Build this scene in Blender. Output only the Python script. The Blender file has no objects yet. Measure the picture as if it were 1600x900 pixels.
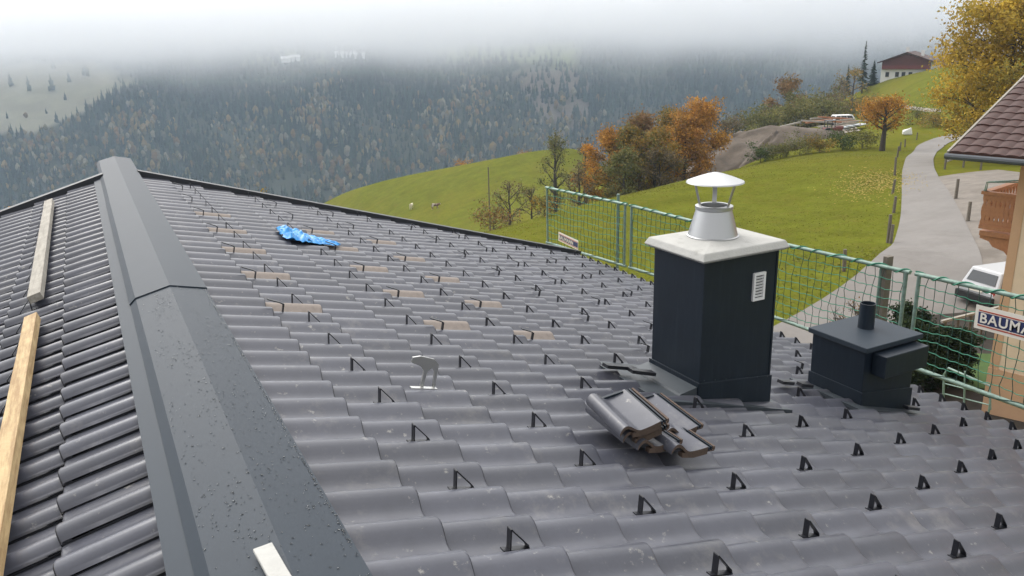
import bpy, bmesh, math, random
import numpy as np
from mathutils import Vector, Matrix
random.seed(7); rng = np.random.default_rng(7)
scene = bpy.context.scene
COL = scene.collection
R = math.radians

# ------------------------------------------------------------------ camera
F_PX = 1262.4
CAM = np.array([-0.8146, -1.9167, 1.4403])
PITCH, YAW, ROLL, ALPHA = R(16.835), R(27.277), R(-1.475), R(16.62)
fw = np.array([math.sin(YAW)*math.cos(PITCH), math.cos(YAW)*math.cos(PITCH), -math.sin(PITCH)])
_rt = np.array([math.cos(YAW), -math.sin(YAW), 0.0]); _up = np.cross(_rt, fw)
rt = math.cos(ROLL)*_rt + math.sin(ROLL)*_up
up = -math.sin(ROLL)*_rt + math.cos(ROLL)*_up
cam_data = bpy.data.cameras.new('camera'); cam = bpy.data.objects.new('camera', cam_data); COL.objects.link(cam)
cam_data.sensor_width = 36; cam_data.lens = F_PX/1600*36; cam_data.clip_start = 0.05; cam_data.clip_end = 6000
cam.matrix_world = Matrix(((rt[0], up[0], -fw[0], CAM[0]), (rt[1], up[1], -fw[1], CAM[1]), (rt[2], up[2], -fw[2], CAM[2]), (0, 0, 0, 1)))
scene.camera = cam

# ------------------------------------------------------------------ sky, sun, exposure
SUN_AZ, SUN_EL = R(-4), R(37)
sun_dir = Vector((math.sin(SUN_AZ)*math.cos(SUN_EL), math.cos(SUN_AZ)*math.cos(SUN_EL), math.sin(SUN_EL)))
world = bpy.data.worlds.new('World'); scene.world = world; world.use_nodes = True
wn, wl = world.node_tree.nodes, world.node_tree.links
bg = wn['Background']; bg.inputs['Strength'].default_value = 0.1
sky = wn.new('ShaderNodeTexSky'); sky.sky_type = 'NISHITA'; sky.sun_disc = False
sky.sun_elevation = SUN_EL; sky.sun_rotation = SUN_AZ
tc = wn.new('ShaderNodeTexCoord')
dot = wn.new('ShaderNodeVectorMath'); dot.operation = 'DOT_PRODUCT'; dot.inputs[1].default_value = sun_dir
wl.new(tc.outputs['Generated'], dot.inputs[0])
mr = wn.new('ShaderNodeMapRange'); mr.interpolation_type = 'SMOOTHSTEP'
for k, v in (('From Min', 0.15), ('From Max', 1.0), ('To Min', 0.90), ('To Max', 2.4)): mr.inputs[k].default_value = v
wl.new(dot.outputs['Value'], mr.inputs['Value'])
nz = wn.new('ShaderNodeTexNoise'); nz.inputs['Scale'].default_value = 2.2; nz.inputs['Detail'].default_value = 4
wl.new(tc.outputs['Generated'], nz.inputs['Vector'])
nm = wn.new('ShaderNodeMapRange'); nm.inputs['To Min'].default_value = 0.93; nm.inputs['To Max'].default_value = 1.07
wl.new(nz.outputs['Fac'], nm.inputs['Value'])
sz_ = wn.new('ShaderNodeSeparateXYZ'); wl.new(tc.outputs['Generated'], sz_.inputs[0])
ov = wn.new('ShaderNodeMapRange')            # overcast sky: the zenith is brighter than the horizon
for k, v in (('From Min', 0.0), ('From Max', 1.0), ('To Min', 9.0), ('To Max', 13.0)): ov.inputs[k].default_value = v
wl.new(sz_.outputs['Z'], ov.inputs['Value'])
mg = wn.new('ShaderNodeMath'); mg.operation = 'MULTIPLY'; wl.new(ov.outputs[0], mg.inputs[0]); wl.new(mr.outputs['Result'], mg.inputs[1])
mul = wn.new('ShaderNodeMath'); mul.operation = 'MULTIPLY'
wl.new(mg.outputs[0], mul.inputs[0]); wl.new(nm.outputs['Result'], mul.inputs[1])
tint = wn.new('ShaderNodeVectorMath'); tint.operation = 'SCALE'; tint.inputs[0].default_value = (1.005, 0.995, 0.985)
wl.new(mul.outputs[0], tint.inputs['Scale'])
mixw = wn.new('ShaderNodeMix'); mixw.data_type = 'RGBA'; mixw.inputs[0].default_value = 0.93
wl.new(sky.outputs[0], mixw.inputs[6]); wl.new(tint.outputs[0], mixw.inputs[7]); wl.new(mixw.outputs[2], bg.inputs['Color'])
sl = bpy.data.lights.new('sun', 'SUN'); sl.energy = 1.5; sl.angle = R(30); sl.color = (1, 0.96, 0.9)
so = bpy.data.objects.new('sun', sl); COL.objects.link(so)
so.rotation_euler = sun_dir.to_track_quat('Z', 'Y').to_euler(); so.location = (0, 0, 60)
scene.view_settings.view_transform = 'Standard'; scene.view_settings.look = 'None'
scene.view_settings.exposure = 0.06; scene.view_settings.gamma = 1.0
scene.render.engine = 'CYCLES'
scene.cycles.max_bounces = 12; scene.cycles.volume_bounces = 12; scene.cycles.transparent_max_bounces = 16
scene.cycles.use_denoising = True; scene.cycles.caustics_reflective = False; scene.cycles.caustics_refractive = False

# ------------------------------------------------------------------ geometry helpers
def ray(u, v):
    return rt*(u-800)/F_PX - up*(v-450)/F_PX + fw
def pix(u, v, d):                        # the point at horizontal distance d in that direction
    r = ray(u, v); return CAM + r*(d/math.hypot(r[0], r[1]))
def proj(P):
    q = np.asarray(P, float) - CAM; z = q @ fw
    return np.stack([800+F_PX*(q @ rt)/z, 450-F_PX*(q @ up)/z, z], -1)
CA, SA, TA = math.cos(ALPHA), math.sin(ALPHA), math.tan(ALPHA)
TB, TL = 0.21, 0.349                     # tile cover width and course length
DX = np.array([CA, 0, -SA]); NR = np.array([SA, 0, CA]); NL = np.array([-SA, 0, CA]); DL = np.array([-CA, 0, -SA])
APEX = np.array([-0.52, 0, 0.152])
def rr(s, y, h=0.0): return DX*s + np.array([0, y, 0]) + NR*h           # right slope: down-slope distance, along ridge, height
def ll(s, y, h=0.0): return APEX + DL*s + np.array([0, y, 0]) + NL*h    # left slope
def on_roof(u, v, h=0.0):
    d = ray(u, v); P = CAM + d*((h - CAM @ NR)/(d @ NR)); return P
def roof_sy(u, v, h=0.0):
    P = on_roof(u, v, h); return float(P @ DX), float(P[1])

class MB:
    def __init__(s): s.v = []; s.f = []; s.c = []
    def add(s, vs, fs, col=None):
        o = len(s.v); s.v += [tuple(map(float, p)) for p in vs]; s.f += [tuple(i+o for i in f) for f in fs]
        if col is not None: s.c += [col]*len(vs)
    def hexa(s, b, t, col=None):         # b, t: four corners each, same winding (counter-clockwise seen from t's side)
        s.add(list(b)+list(t), [(3, 2, 1, 0), (4, 5, 6, 7), (0, 1, 5, 4), (1, 2, 6, 5), (2, 3, 7, 6), (3, 0, 4, 7)], col)
    def box(s, c, size, X=(1, 0, 0), Y=(0, 1, 0), Z=(0, 0, 1), col=None):
        c, X, Y, Z = (np.array(q, float) for q in (c, X, Y, Z)); a, b, h = (q/2 for q in size)
        s.hexa([c-a*X-b*Y-h*Z, c+a*X-b*Y-h*Z, c+a*X+b*Y-h*Z, c-a*X+b*Y-h*Z], [c-a*X-b*Y+h*Z, c+a*X-b*Y+h*Z, c+a*X+b*Y+h*Z, c-a*X+b*Y+h*Z], col)
    def beam(s, p, q, w, h, upv=(0, 0, 1), col=None):
        p, q, upv = (np.array(k, float) for k in (p, q, upv)); d = q-p; L = np.linalg.norm(d); d /= L
        x = np.cross(d, upv); x /= np.linalg.norm(x); z = np.cross(x, d)
        s.box((p+q)/2, (w, L, h), x, d, z, col)
    def tube(s, pts, r, n=6, caps=True, col=None):
        pts = [np.array(p, float) for p in pts]; rs = r if hasattr(r, '__len__') else [r]*len(pts); vs = []; fs = []
        a = None
        for i, p in enumerate(pts):
            d = pts[min(i+1, len(pts)-1)]-pts[max(i-1, 0)]; d = d/(np.linalg.norm(d)+1e-12)
            if a is None: a = np.cross(d, (0, 0, 1) if abs(d[2]) < .9 else (1, 0, 0))
            a = a - d*(a @ d); a /= np.linalg.norm(a); b = np.cross(d, a)
            for k in range(n):
                t = 2*math.pi*k/n; vs.append(p + rs[i]*(math.cos(t)*a + math.sin(t)*b))
        for i in range(len(pts)-1):
            for k in range(n):
                k2 = (k+1) % n; fs.append((i*n+k, i*n+k2, (i+1)*n+k2, (i+1)*n+k))
        if caps: fs += [tuple(range(n-1, -1, -1)), tuple((len(pts)-1)*n+k for k in range(n))]
        s.add(vs, fs, col)
    def lathe(s, prof, c, n=32, axis=None, closed=False):
        c = np.array(c, float); vs = []; fs = []
        for r, z in prof:
            for k in range(n):
                t = 2*math.pi*k/n; vs.append(c+np.array((r*math.cos(t), r*math.sin(t), z)))
        for i in range(len(prof)-1):
            for k in range(n):
                k2 = (k+1) % n; fs.append((i*n+k, i*n+k2, (i+1)*n+k2, (i+1)*n+k))
        s.add(vs, fs)
    def prism(s, poly, off):             # polygon (3D points) pushed along off
        poly = [np.array(p, float) for p in poly]; n = len(poly); o = np.array(off, float)
        s.add(poly+[p+o for p in poly], [tuple(range(n-1, -1, -1)), tuple(range(n, 2*n))]+[(i, (i+1) % n, n+(i+1) % n, n+i) for i in range(n)])
    def mesh(s, name, mat, smooth=None):
        me = bpy.data.meshes.new(name); me.from_pydata(s.v, [], s.f)
        if mat: me.materials.append(mat)
        if s.c and len(s.c) == len(s.v):
            ca = me.color_attributes.new('Col', 'FLOAT_COLOR', 'POINT')
            ca.data.foreach_set('color', np.array([(*c, 1) for c in s.c], dtype=np.float32).ravel())
        if smooth is not None:
            me.polygons.foreach_set('use_smooth', np.ones(len(me.polygons), dtype=bool))
            if smooth < 180: me.set_sharp_from_angle(angle=R(smooth))
        me.update(); return me
    def build(s, name, mat, parent=None, smooth=None, bevel=0, fix=True):
        me = s.mesh(name, mat, smooth)
        if fix and len(s.f) < 60000:
            bm = bmesh.new(); bm.from_mesh(me); bmesh.ops.recalc_face_normals(bm, faces=bm.faces); bm.to_mesh(me); bm.free()
        o = link(name, me, parent)
        if bevel:
            m = o.modifiers.new('bevel', 'BEVEL'); m.width = bevel; m.segments = 2; m.limit_method = 'ANGLE'; m.angle_limit = R(35)
        return o
def link(name, data, parent=None):
    o = bpy.data.objects.new(name, data); COL.objects.link(o)
    if parent is not None: o.parent = parent
    return o
def tag(o, label, cat, group=None):
    o['label'] = label; o['category'] = cat
    if group: o['group'] = group
    return o
def thing(name, label, cat, loc=(0, 0, 0), group=None):
    o = link(name, None); o.location = [float(q) for q in loc]; o.empty_display_size = .2
    return tag(o, label, cat, group)
def kid(mb, name, mat, par, **k):        # a part whose mesh was made in world coordinates
    o = mb.build(name, mat, par, **k); o.matrix_parent_inverse = Matrix.Translation(-par.location) if par.parent is None else Matrix()
    return o
def sub(mb, name, mat, par, **k):        # a sub-part; its parent part carries the shift already
    o = mb.build(name, mat, par, **k); return o
def structure(o): o['kind'] = 'structure'; return o
def stuff(o): o['kind'] = 'stuff'; return o

# ------------------------------------------------------------------ materials
def mat(name, col, rough=.6, metal=0, spec=.5, var=.0, scale=8, bump=0, bscale=40, coords='Object', attr=False):
    m = bpy.data.materials.new(name); m.use_nodes = True; n, l = m.node_tree.nodes, m.node_tree.links
    b = n['Principled BSDF']; b.inputs['Roughness'].default_value = rough; b.inputs['Metallic'].default_value = metal
    b.inputs['Specular IOR Level'].default_value = spec; b.inputs['Base Color'].default_value = (*col, 1)
    t = n.new('ShaderNodeTexCoord'); src = None
    if attr:
        a = n.new('ShaderNodeAttribute'); a.attribute_name = 'Col'; src = a.outputs['Color']; l.new(src, b.inputs['Base Color'])
    if var:
        z = n.new('ShaderNodeTexNoise'); z.inputs['Scale'].default_value = scale; z.inputs['Detail'].default_value = 6; z.inputs['Roughness'].default_value = .65
        l.new(t.outputs[coords], z.inputs['Vector'])
        r = n.new('ShaderNodeMapRange'); r.inputs['From Min'].default_value = .25; r.inputs['From Max'].default_value = .75
        r.inputs['To Min'].default_value = 1-var; r.inputs['To Max'].default_value = 1+var; l.new(z.outputs['Fac'], r.inputs['Value'])
        v = n.new('ShaderNodeVectorMath'); v.operation = 'SCALE'; v.inputs[0].default_value = col
        if src: l.new(src, v.inputs[0])
        l.new(r.outputs[0], v.inputs['Scale']); l.new(v.outputs[0], b.inputs['Base Color'])
    if bump:
        z2 = n.new('ShaderNodeTexNoise'); z2.inputs['Scale'].default_value = bscale; z2.inputs['Detail'].default_value = 5; l.new(t.outputs[coords], z2.inputs['Vector'])
        bp = n.new('ShaderNodeBump'); bp.inputs['Strength'].default_value = bump; bp.inputs['Distance'].default_value = .01
        l.new(z2.outputs['Fac'], bp.inputs['Height']); l.new(bp.outputs[0], b.inputs['Normal'])
    return m
def ramp_layer(m, scale, lo, hi, col, detail=8, amount=1.0, coords='Object', rough=None, stretch=None, rand=False):
    """a patchy second colour (dust, lime splashes, moss) over a material's base colour"""
    n, l = m.node_tree.nodes, m.node_tree.links; b = n['Principled BSDF']
    t = n.new('ShaderNodeTexCoord'); z = n.new('ShaderNodeTexNoise'); z.inputs['Scale'].default_value = scale; z.inputs['Detail'].default_value = detail
    z.inputs['Roughness'].default_value = .7
    vec = t.outputs[coords]
    if stretch or rand:
        mp = n.new('ShaderNodeMapping'); l.new(vec, mp.inputs['Vector'])
        if stretch: mp.inputs['Scale'].default_value = stretch
        if rand:
            oi = n.new('ShaderNodeObjectInfo'); sc = n.new('ShaderNodeMath'); sc.operation = 'MULTIPLY'; sc.inputs[1].default_value = 37
            l.new(oi.outputs['Random'], sc.inputs[0]); l.new(sc.outputs[0], mp.inputs['Location'])
        vec = mp.outputs[0]
    l.new(vec, z.inputs['Vector'])
    r = n.new('ShaderNodeMapRange'); r.inputs['From Min'].default_value = lo; r.inputs['From Max'].default_value = hi; r.inputs['To Max'].default_value = amount
    l.new(z.outputs['Fac'], r.inputs['Value'])
    mx = n.new('ShaderNodeMix'); mx.data_type = 'RGBA'; l.new(r.outputs[0], mx.inputs[0]); mx.inputs[7].default_value = (*col, 1)
    old = b.inputs['Base Color']
    if old.is_linked: l.new(old.links[0].from_socket, mx.inputs[6])
    else: mx.inputs[6].default_value = old.default_value
    l.new(mx.outputs[2], b.inputs['Base Color']); return m

M = {}
M['tile'] = mat('glazed_tile', (.074, .077, .096), .27, var=.12, scale=14, spec=.55, bump=.04, bscale=60)
ramp_layer(M['tile'], 5, .56, .78, (.22, .21, .20), amount=.55, rand=True)
ramp_layer(M['tile'], 19, .62, .72, (.42, .40, .36), amount=.65, rand=True)
def per_piece_tone(m, lo, hi):
    n, l = m.node_tree.nodes, m.node_tree.links; b = n['Principled BSDF']; ge = n.new('ShaderNodeNewGeometry'); oi = n.new('ShaderNodeObjectInfo'); ad = n.new('ShaderNodeMath'); fr = n.new('ShaderNodeMath'); fr.operation = 'FRACT'
    l.new(ge.outputs['Random Per Island'], ad.inputs[0]); l.new(oi.outputs['Random'], ad.inputs[1]); l.new(ad.outputs[0], fr.inputs[0])
    r = n.new('ShaderNodeMapRange'); r.inputs['To Min'].default_value = lo; r.inputs['To Max'].default_value = hi; l.new(fr.outputs[0], r.inputs['Value'])
    v = n.new('ShaderNodeVectorMath'); v.operation = 'SCALE'; k = b.inputs['Base Color'].links[0].from_socket; l.new(k, v.inputs[0]); l.new(r.outputs[0], v.inputs['Scale']); l.new(v.outputs[0], b.inputs['Base Color'])
    z = n.new('ShaderNodeTexNoise'); z.inputs['Scale'].default_value = 3.5; z.inputs['Detail'].default_value = 4; t = n.new('ShaderNodeTexCoord'); mp = n.new('ShaderNodeMapping'); l.new(t.outputs['Object'], mp.inputs['Vector']); sc = n.new('ShaderNodeMath'); sc.operation = 'MULTIPLY'; sc.inputs[1].default_value = 23
    l.new(oi.outputs['Random'], sc.inputs[0]); l.new(sc.outputs[0], mp.inputs['Location']); l.new(mp.outputs[0], z.inputs['Vector'])
    q = n.new('ShaderNodeMapRange'); q.inputs['From Min'].default_value = .3; q.inputs['From Max'].default_value = .7; q.inputs['To Min'].default_value = .30; q.inputs['To Max'].default_value = .40; l.new(z.outputs['Fac'], q.inputs['Value']); l.new(q.outputs[0], b.inputs['Roughness'])
per_piece_tone(M['tile'], .84, 1.16)
M['tile_edge_shade'] = mat('tile_edge_shade', (.022, .023, .028), .6, spec=.3)  # shadow line along the tile ends, put into their colour
M['tile_brown'] = mat('bare_clay', (.25, .212, .186), .8, var=.15, scale=30)
M['clay'] = mat('broken_clay_edge', (.095, .066, .05), .85, var=.4, scale=40)
M['cap'] = mat('anthracite_sheet', (.030, .040, .053), .56, spec=.20, var=.06, bump=.03, bscale=2.5, scale=5)
ramp_layer(M['cap'], 30, .70, .78, (.45, .45, .43), amount=.35)
M['clad'] = mat('dark_cladding', (.0095, .016, .0255), .42, spec=.35, var=.15, scale=6, bump=.06, bscale=3)
ramp_layer(M['clad'], 3, .50, .72, (.022, .032, .045), amount=.6, stretch=(9, 9, .8))
M['trim'] = mat('verge_trim', (.02, .022, .027), .5)
M['lead'] = mat('flashing_sheet', (.05, .06, .07), .45, var=.2, scale=9)
M['black'] = mat('black_steel', (.012, .013, .018), .42)
M['conc'] = mat('pale_concrete', (.46, .455, .43), .8, var=.10, scale=12, bump=.25, bscale=60)
ramp_layer(M['conc'], 7, .58, .72, (.25, .245, .22), amount=.7)
M['steel'] = mat('stainless_steel', (.50, .50, .49), .38, metal=1)
M['alu'] = mat('matt_aluminium', (.46, .465, .47), .40, metal=.95)
M['white'] = mat('white_plastic', (.75, .75, .74), .45)
M['wood_old'] = mat('weathered_wood', (.34, .315, .27), .8, var=.22, scale=10, bump=.3, bscale=50)
M['wood_new'] = mat('fresh_timber', (.50, .36, .18), .7, var=.2, scale=9, bump=.2, bscale=50)
ramp_layer(M['wood_new'], 3, .42, .60, (.27, .155, .06), amount=.75, stretch=(14, 1.2, 14))
ramp_layer(M['wood_old'], 3, .45, .62, (.20, .18, .15), amount=.6, stretch=(14, 1.2, 14))
M['blue'] = mat('blue_plastic', (.015, .27, .66), .42, var=.35, scale=9)
M['galv'] = mat('galvanised_tube', (.19, .27, .23), .5, metal=.3, var=.35, scale=20)
M['net'] = mat('green_net', (.022, .19, .115), .6)
M['netdark'] = mat('dark_net', (.016, .055, .04), .6)
M['deck'] = mat('roof_deck', (.03, .03, .03), .9)
M['plaster'] = mat('peach_plaster', (.62, .48, .35), .85, var=.08, scale=3, bump=.1, bscale=80)
M['plaster2'] = mat('orange_plaster', (.47, .29, .175), .85, var=.07, scale=3)
M['bwood'] = mat('balcony_wood', (.33, .145, .065), .6, var=.2, scale=12)
M['redtile'] = mat('red_brown_tile', (.058, .025, .020), .7, var=.4, scale=7)
M['gutter'] = mat('slate_gutter', (.06, .068, .08), .45)
M['post'] = mat('grey_post_wood', (.14, .12, .095), .85, var=.3, scale=12)
M['road'] = mat('pale_asphalt', (.195, .18, .167), .9, var=.10, scale=.5, bump=.3, bscale=8)
ramp_layer(M['road'], .28, .52, .70, (.13, .115, .102), amount=.7)
ramp_layer(M['road'], .09, .50, .62, (.165, .15, .137), amount=.6, stretch=(1, 3, 1))
ramp_layer(M['road'], 1.6, .52, .75, (.235, .222, .205), amount=.5)
M['yard'] = mat('gravel_yard', (.19, .165, .14), .95, var=.25, scale=1.1, bump=.5, bscale=10)
ramp_layer(M['yard'], .5, .50, .66, (.11, .09, .072), amount=.7)
M['dirt'] = mat('bare_earth', (.135, .108, .085), .95, var=.4, scale=.6, bump=.6, bscale=3)
M['sand'] = mat('levelled_site', (.27, .235, .19), .95, var=.25, scale=.35)
M['bark'] = mat('bark', (.05, .04, .032), .9, var=.3, scale=6)
M['car'] = mat('white_car_paint', (.50, .51, .53), .2, spec=.6)
M['glass'] = mat('dark_glass', (.03, .035, .04), .08, spec=.7)
M['rubber'] = mat('black_rubber', (.012, .012, .013), .7)
M['red'] = mat('red_plastic', (.35, .02, .015), .3)
M['orange'] = mat('orange_paint', (.42, .10, .035), .6, var=.2, scale=2)
M['grass'] = mat('meadow_grass', (.108, .120, .0155), 1.0, spec=.0, var=.30, scale=.35, bump=.5, bscale=5)
ramp_layer(M['grass'], .035, .45, .68, (.150, .136, .020), amount=.8)
ramp_layer(M['grass'], 1.3, .50, .70, (.07, .080, .010), amount=.75)
ramp_layer(M['grass'], 5.5, .48, .68, (.175, .16, .035), amount=.55)
ramp_layer(M['grass'], .5, .54, .70, (.13, .105, .025), amount=.6)
M['lawn'] = mat('garden_lawn', (.05, .10, .02), .95, var=.3, scale=2)
M['hill'] = mat('forest_floor', (.035, .038, .022), .95, var=.3, scale=.02, attr=True)
def leaf_mat(name):
    m = mat(name, (.1, .1, .1), .75, spec=.2, attr=True); n, l = m.node_tree.nodes, m.node_tree.links
    b = n['Principled BSDF']; a = n['Attribute']; tr = n.new('ShaderNodeBsdfTranslucent'); mx = n.new('ShaderNodeMixShader'); mx.inputs[0].default_value = .3
    l.new(a.outputs['Color'], tr.inputs['Color']); l.new(b.outputs[0], mx.inputs[1]); l.new(tr.outputs[0], mx.inputs[2]); l.new(mx.outputs[0], n['Material Output'].inputs['Surface']); return m
M['leaf'] = leaf_mat('leaves')
M['forest'] = mat('forest_foliage', (.1, .1, .1), .9, spec=.1, attr=True)

# ------------------------------------------------------------------ terrain (thin plate spline through surveyed points)
CP = []
def cp(u, v, d): P = pix(u, v, d); CP.append(tuple(P))
def cz(u, d, zr): P = pix(u, 300, d); CP.append((P[0], P[1], CAM[2]+zr))
for u, v, d in [(740, 372, 48), (840, 345, 53), (950, 311, 61), (1060, 284, 73), (1180, 258, 84), (1300, 241, 93),
                (1000, 403, 36), (1400, 400, 35), (1392, 382, 39), (1398, 273, 63), (1410, 241, 88), (1480, 213, 110), (1378, 235, 98),
                (1190, 246, 107), (1250, 222, 118), (1300, 208, 124), (1240, 205, 140), (1340, 190, 150), (1380, 169, 172), (1455, 174, 165), (1400, 145, 205), (1405, 121, 240), (1460, 112, 245), (1310, 163, 235),
                (1530, 262, 68), (1580, 290, 52), (1200, 330, 52), (1320, 300, 58), (1080, 350, 46),
                (660, 325, 170), (515, 312, 228), (700, 262, 212), (850, 241, 202), (905, 235, 197), (760, 325, 150), (800, 290, 165)]: cp(u, v, d)
for u, d, z in [(200, 20, -10), (600, 20, -9.6), (900, 20, -9.6), (1200, 20, -9.6), (1500, 20, -9.5), (1900, 25, -9.2), (2600, 30, -9), (1250, 29, -9.6), (1550, 29, -9.6),
                (740, 78, -21), (840, 83, -20.5), (950, 92, -20), (1060, 104, -19), (1130, 110, -17.5),
                (510, 300, -80), (700, 290, -72), (880, 280, -66), (700, 520, -190), (300, 200, -62), (300, 420, -160), (0, 90, -32), (0, 200, -68), (-300, 60, -26), (-600, 200, -75), (0, 450, -170),
                (1080, 190, -45), (1100, 300, -92), (1220, 220, -40), (1220, 480, -150), (1330, 330, -52), (1400, 480, -110), (1550, 500, -60), (1600, 220, -7), (1900, 250, 2), (2600, 200, 4), (1500, 300, -14), (1900, 450, -5), (900, 560, -200), (1600, 110, -11.5)]: cz(u, d, z)
for x, y, z in [(0, -60, -7), (-60, -40, -16), (60, -60, -6), (-300, -80, -60), (250, -90, 8), (-6, 0, -8.3), (-40, 10, -17)]: CP.append((x, y, z))
CP = np.array(CP); SC = 100.0
def _k(r2): return np.where(r2 > 0, .5*r2*np.log(r2+1e-12), 0)
_A = CP[:, :2]/SC; _n = len(CP)
_K = _k(((_A[:, None]-_A[None])**2).sum(-1)); _P = np.c_[np.ones(_n), _A]
_S = np.block([[_K+1e-4*np.eye(_n), _P], [_P.T, np.zeros((3, 3))]]); _W = np.linalg.solve(_S, np.r_[CP[:, 2], 0, 0, 0])
def H(xy):
    q = np.atleast_2d(xy)/SC; out = np.empty(len(q))
    for i in range(0, len(q), 4000):
        s = q[i:i+4000]; out[i:i+4000] = _k(((s[:, None]-_A[None])**2).sum(-1)) @ _W[:_n] + np.c_[np.ones(len(s)), s] @ _W[_n:]
    return out
def hit(u, v, dmin=12, dmax=330):        # where the view through a pixel meets the ground
    r = ray(u, v); r = r/math.hypot(r[0], r[1]); t = np.linspace(dmin, dmax, 1600); P = CAM+t[:, None]*r
    b = np.nonzero(P[:, 2] < H(P[:, :2]))[0]; k = b[0] if len(b) else -1
    return P[k]
def gz(x, y): return float(H([(x, y)])[0])
def axis(lo, hi, a, b, st, grow):
    m = list(np.arange(a, b, st)); s = st; q = a
    while q > lo: s *= grow; q -= s; m.insert(0, q)
    s = st; q = m[-1]
    while q < hi: s *= grow; q += s; m.append(q)
    return np.array(m)
def grid_sheet(name, X, Y, Zf, material):
    gx, gy = np.meshgrid(X, Y); xy = np.c_[gx.ravel(), gy.ravel()]; z = Zf(xy); nx, ny = len(X), len(Y)
    i = np.arange(nx*ny).reshape(ny, nx); f = np.stack([i[:-1, :-1], i[:-1, 1:], i[1:, 1:], i[1:, :-1]], -1).reshape(-1, 4)
    me = bpy.data.meshes.new(name); me.from_pydata(np.c_[xy, z].tolist(), [], f.tolist()); me.materials.append(material)
    me.polygons.foreach_set('use_smooth', np.ones(len(me.polygons), dtype=bool)); me.update()
    return link(name, me)
ground = structure(grid_sheet('ground', axis(-480, 520, -30, 110, 1.6, 1.05), axis(-110, 640, 0, 125, 1.6, 1.05), H, M['grass']))

def drape(name, left, right, material, lift=.05, n=70, m=10, px=True):
    """a strip between two edge lines laid on the ground"""
    if px: left = [hit(*p)[:2] for p in left]; right = [hit(*p)[:2] for p in right]
    def resample(L):
        L = np.array(L, float); s = np.r_[0, np.cumsum(np.linalg.norm(np.diff(L, axis=0), axis=1))]; q = np.linspace(0, s[-1], n)
        o = np.c_[np.interp(q, s, L[:, 0]), np.interp(q, s, L[:, 1])]
        for _ in range(3): o[1:-1] = (o[:-2]+2*o[1:-1]+o[2:])/4
        return o
    a, b = resample(left), resample(right); t = np.linspace(0, 1, m+1)[None, :, None]
    g = (a[:, None]*(1-t)+b[:, None]*t).reshape(-1, 2); z = H(g)+lift
    i = np.arange(n*(m+1)).reshape(n, m+1); f = np.stack([i[:-1, :-1], i[1:, :-1], i[1:, 1:], i[:-1, 1:]], -1).reshape(-1, 4)
    me = bpy.data.meshes.new(name); me.from_pydata(np.c_[g, z].tolist(), [], f.tolist()); me.materials.append(material); me.update()
    bm = bmesh.new(); bm.from_mesh(me); bmesh.ops.recalc_face_normals(bm, faces=bm.faces)
    if sum(f.normal.z for f in bm.faces) < 0: bmesh.ops.reverse_faces(bm, faces=bm.faces)
    bm.to_mesh(me); bm.free(); return structure(link(name, me))
drape('road', [(1120, 560), (1195, 520), (1245, 492), (1300, 463), (1350, 430), (1392, 390), (1407, 345), (1409, 300), (1409, 270), (1415, 248), (1432, 228), (1458, 217), (1490, 209)],
      [(1420, 640), (1445, 560), (1500, 500), (1540, 440), (1528, 387), (1505, 340), (1488, 311), (1470, 285), (1460, 266), (1458, 250), (1464, 237), (1480, 224), (1505, 215)], M['road'], .06)
drape('gravel_yard', [(1480, 520), (1520, 440), (1518, 387), (1498, 340), (1481, 311), (1466, 288), (1462, 278)], [(1760, 560), (1760, 470), (1720, 400), (1700, 340), (1680, 300), (1640, 276), (1560, 266)], M['yard'], .035)
drape('track', [(1290, 168), (1340, 167), (1400, 166), (1470, 171)], [(1290, 172), (1340, 170.5), (1400, 169.5), (1470, 175)], M['sand'], .05, m=2)
drape('levelled_site', [(1135, 222), (1200, 205), (1260, 199), (1330, 193)], [(1180, 240), (1230, 226), (1275, 217), (1345, 205)], M['sand'], .08)

def inpoly(u, v, poly):
    c = np.zeros(len(u), bool); n = len(poly)
    for i in range(n):
        (x1, y1), (x2, y2) = poly[i], poly[(i+1) % n]
        k = ((y1 > v) != (y2 > v)) & (u < (x2-x1)*(v-y1)/(y2-y1+1e-9)+x1); c ^= k
    return c
# opposite valley side
VF = np.array([math.sin(YAW), math.cos(YAW)]); VL = np.array([math.cos(YAW), -math.sin(YAW)])
def vnoise(a, b, s):
    return (np.sin(a/s*1.0+1.3*np.sin(b/s*.7)+s)+np.sin(b/s*1.3+1.1*np.sin(a/s*.9)+2*s)+np.sin((a+b)/s*.8+s*3))/3
def hill_z(w, l):
    z = np.interp(w+.10*np.abs(l-150), [500, 800, 920, 1100, 1300, 1480, 1800, 2300], [-255, -222, -186, -92, 2, 50, 62, 66])
    return z + 16*vnoise(l, w, 95)*np.clip((w-700)/300, 0, 1) + 5*vnoise(l, w, 34)
def hill_xy(w, l): return CAM[:2]+np.outer(w, VF)+np.outer(l, VL)
_w = np.arange(540, 2300, 16.0); _l = np.arange(-1300, 1500, 16.0); gw, gl = np.meshgrid(_w, _l)
xy = hill_xy(gw.ravel(), gl.ravel()); z = hill_z(gw.ravel(), gl.ravel())
ii = np.arange(len(_l)*len(_w)).reshape(len(_l), len(_w)); ff = np.stack([ii[:-1, :-1], ii[:-1, 1:], ii[1:, 1:], ii[1:, :-1]], -1).reshape(-1, 4)
me = bpy.data.meshes.new('hillside'); me.from_pydata(np.c_[xy, z].tolist(), [], ff.tolist()); me.materials.append(M['hill'])
pr_ = proj(np.c_[xy, z]); CLEAR = [[(-120, 100), (150, 98), (215, 128), (150, 165), (70, 205), (-120, 225)], [(640, 70), (905, 66), (905, 102), (700, 98)], [(380, 74), (600, 74), (600, 100), (380, 104)]]; SCAR = [(800, 108), (905, 104), (935, 150), (900, 205), (840, 190)]
HC = np.tile(np.array((.035, .038, .022)), (len(z), 1))
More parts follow.
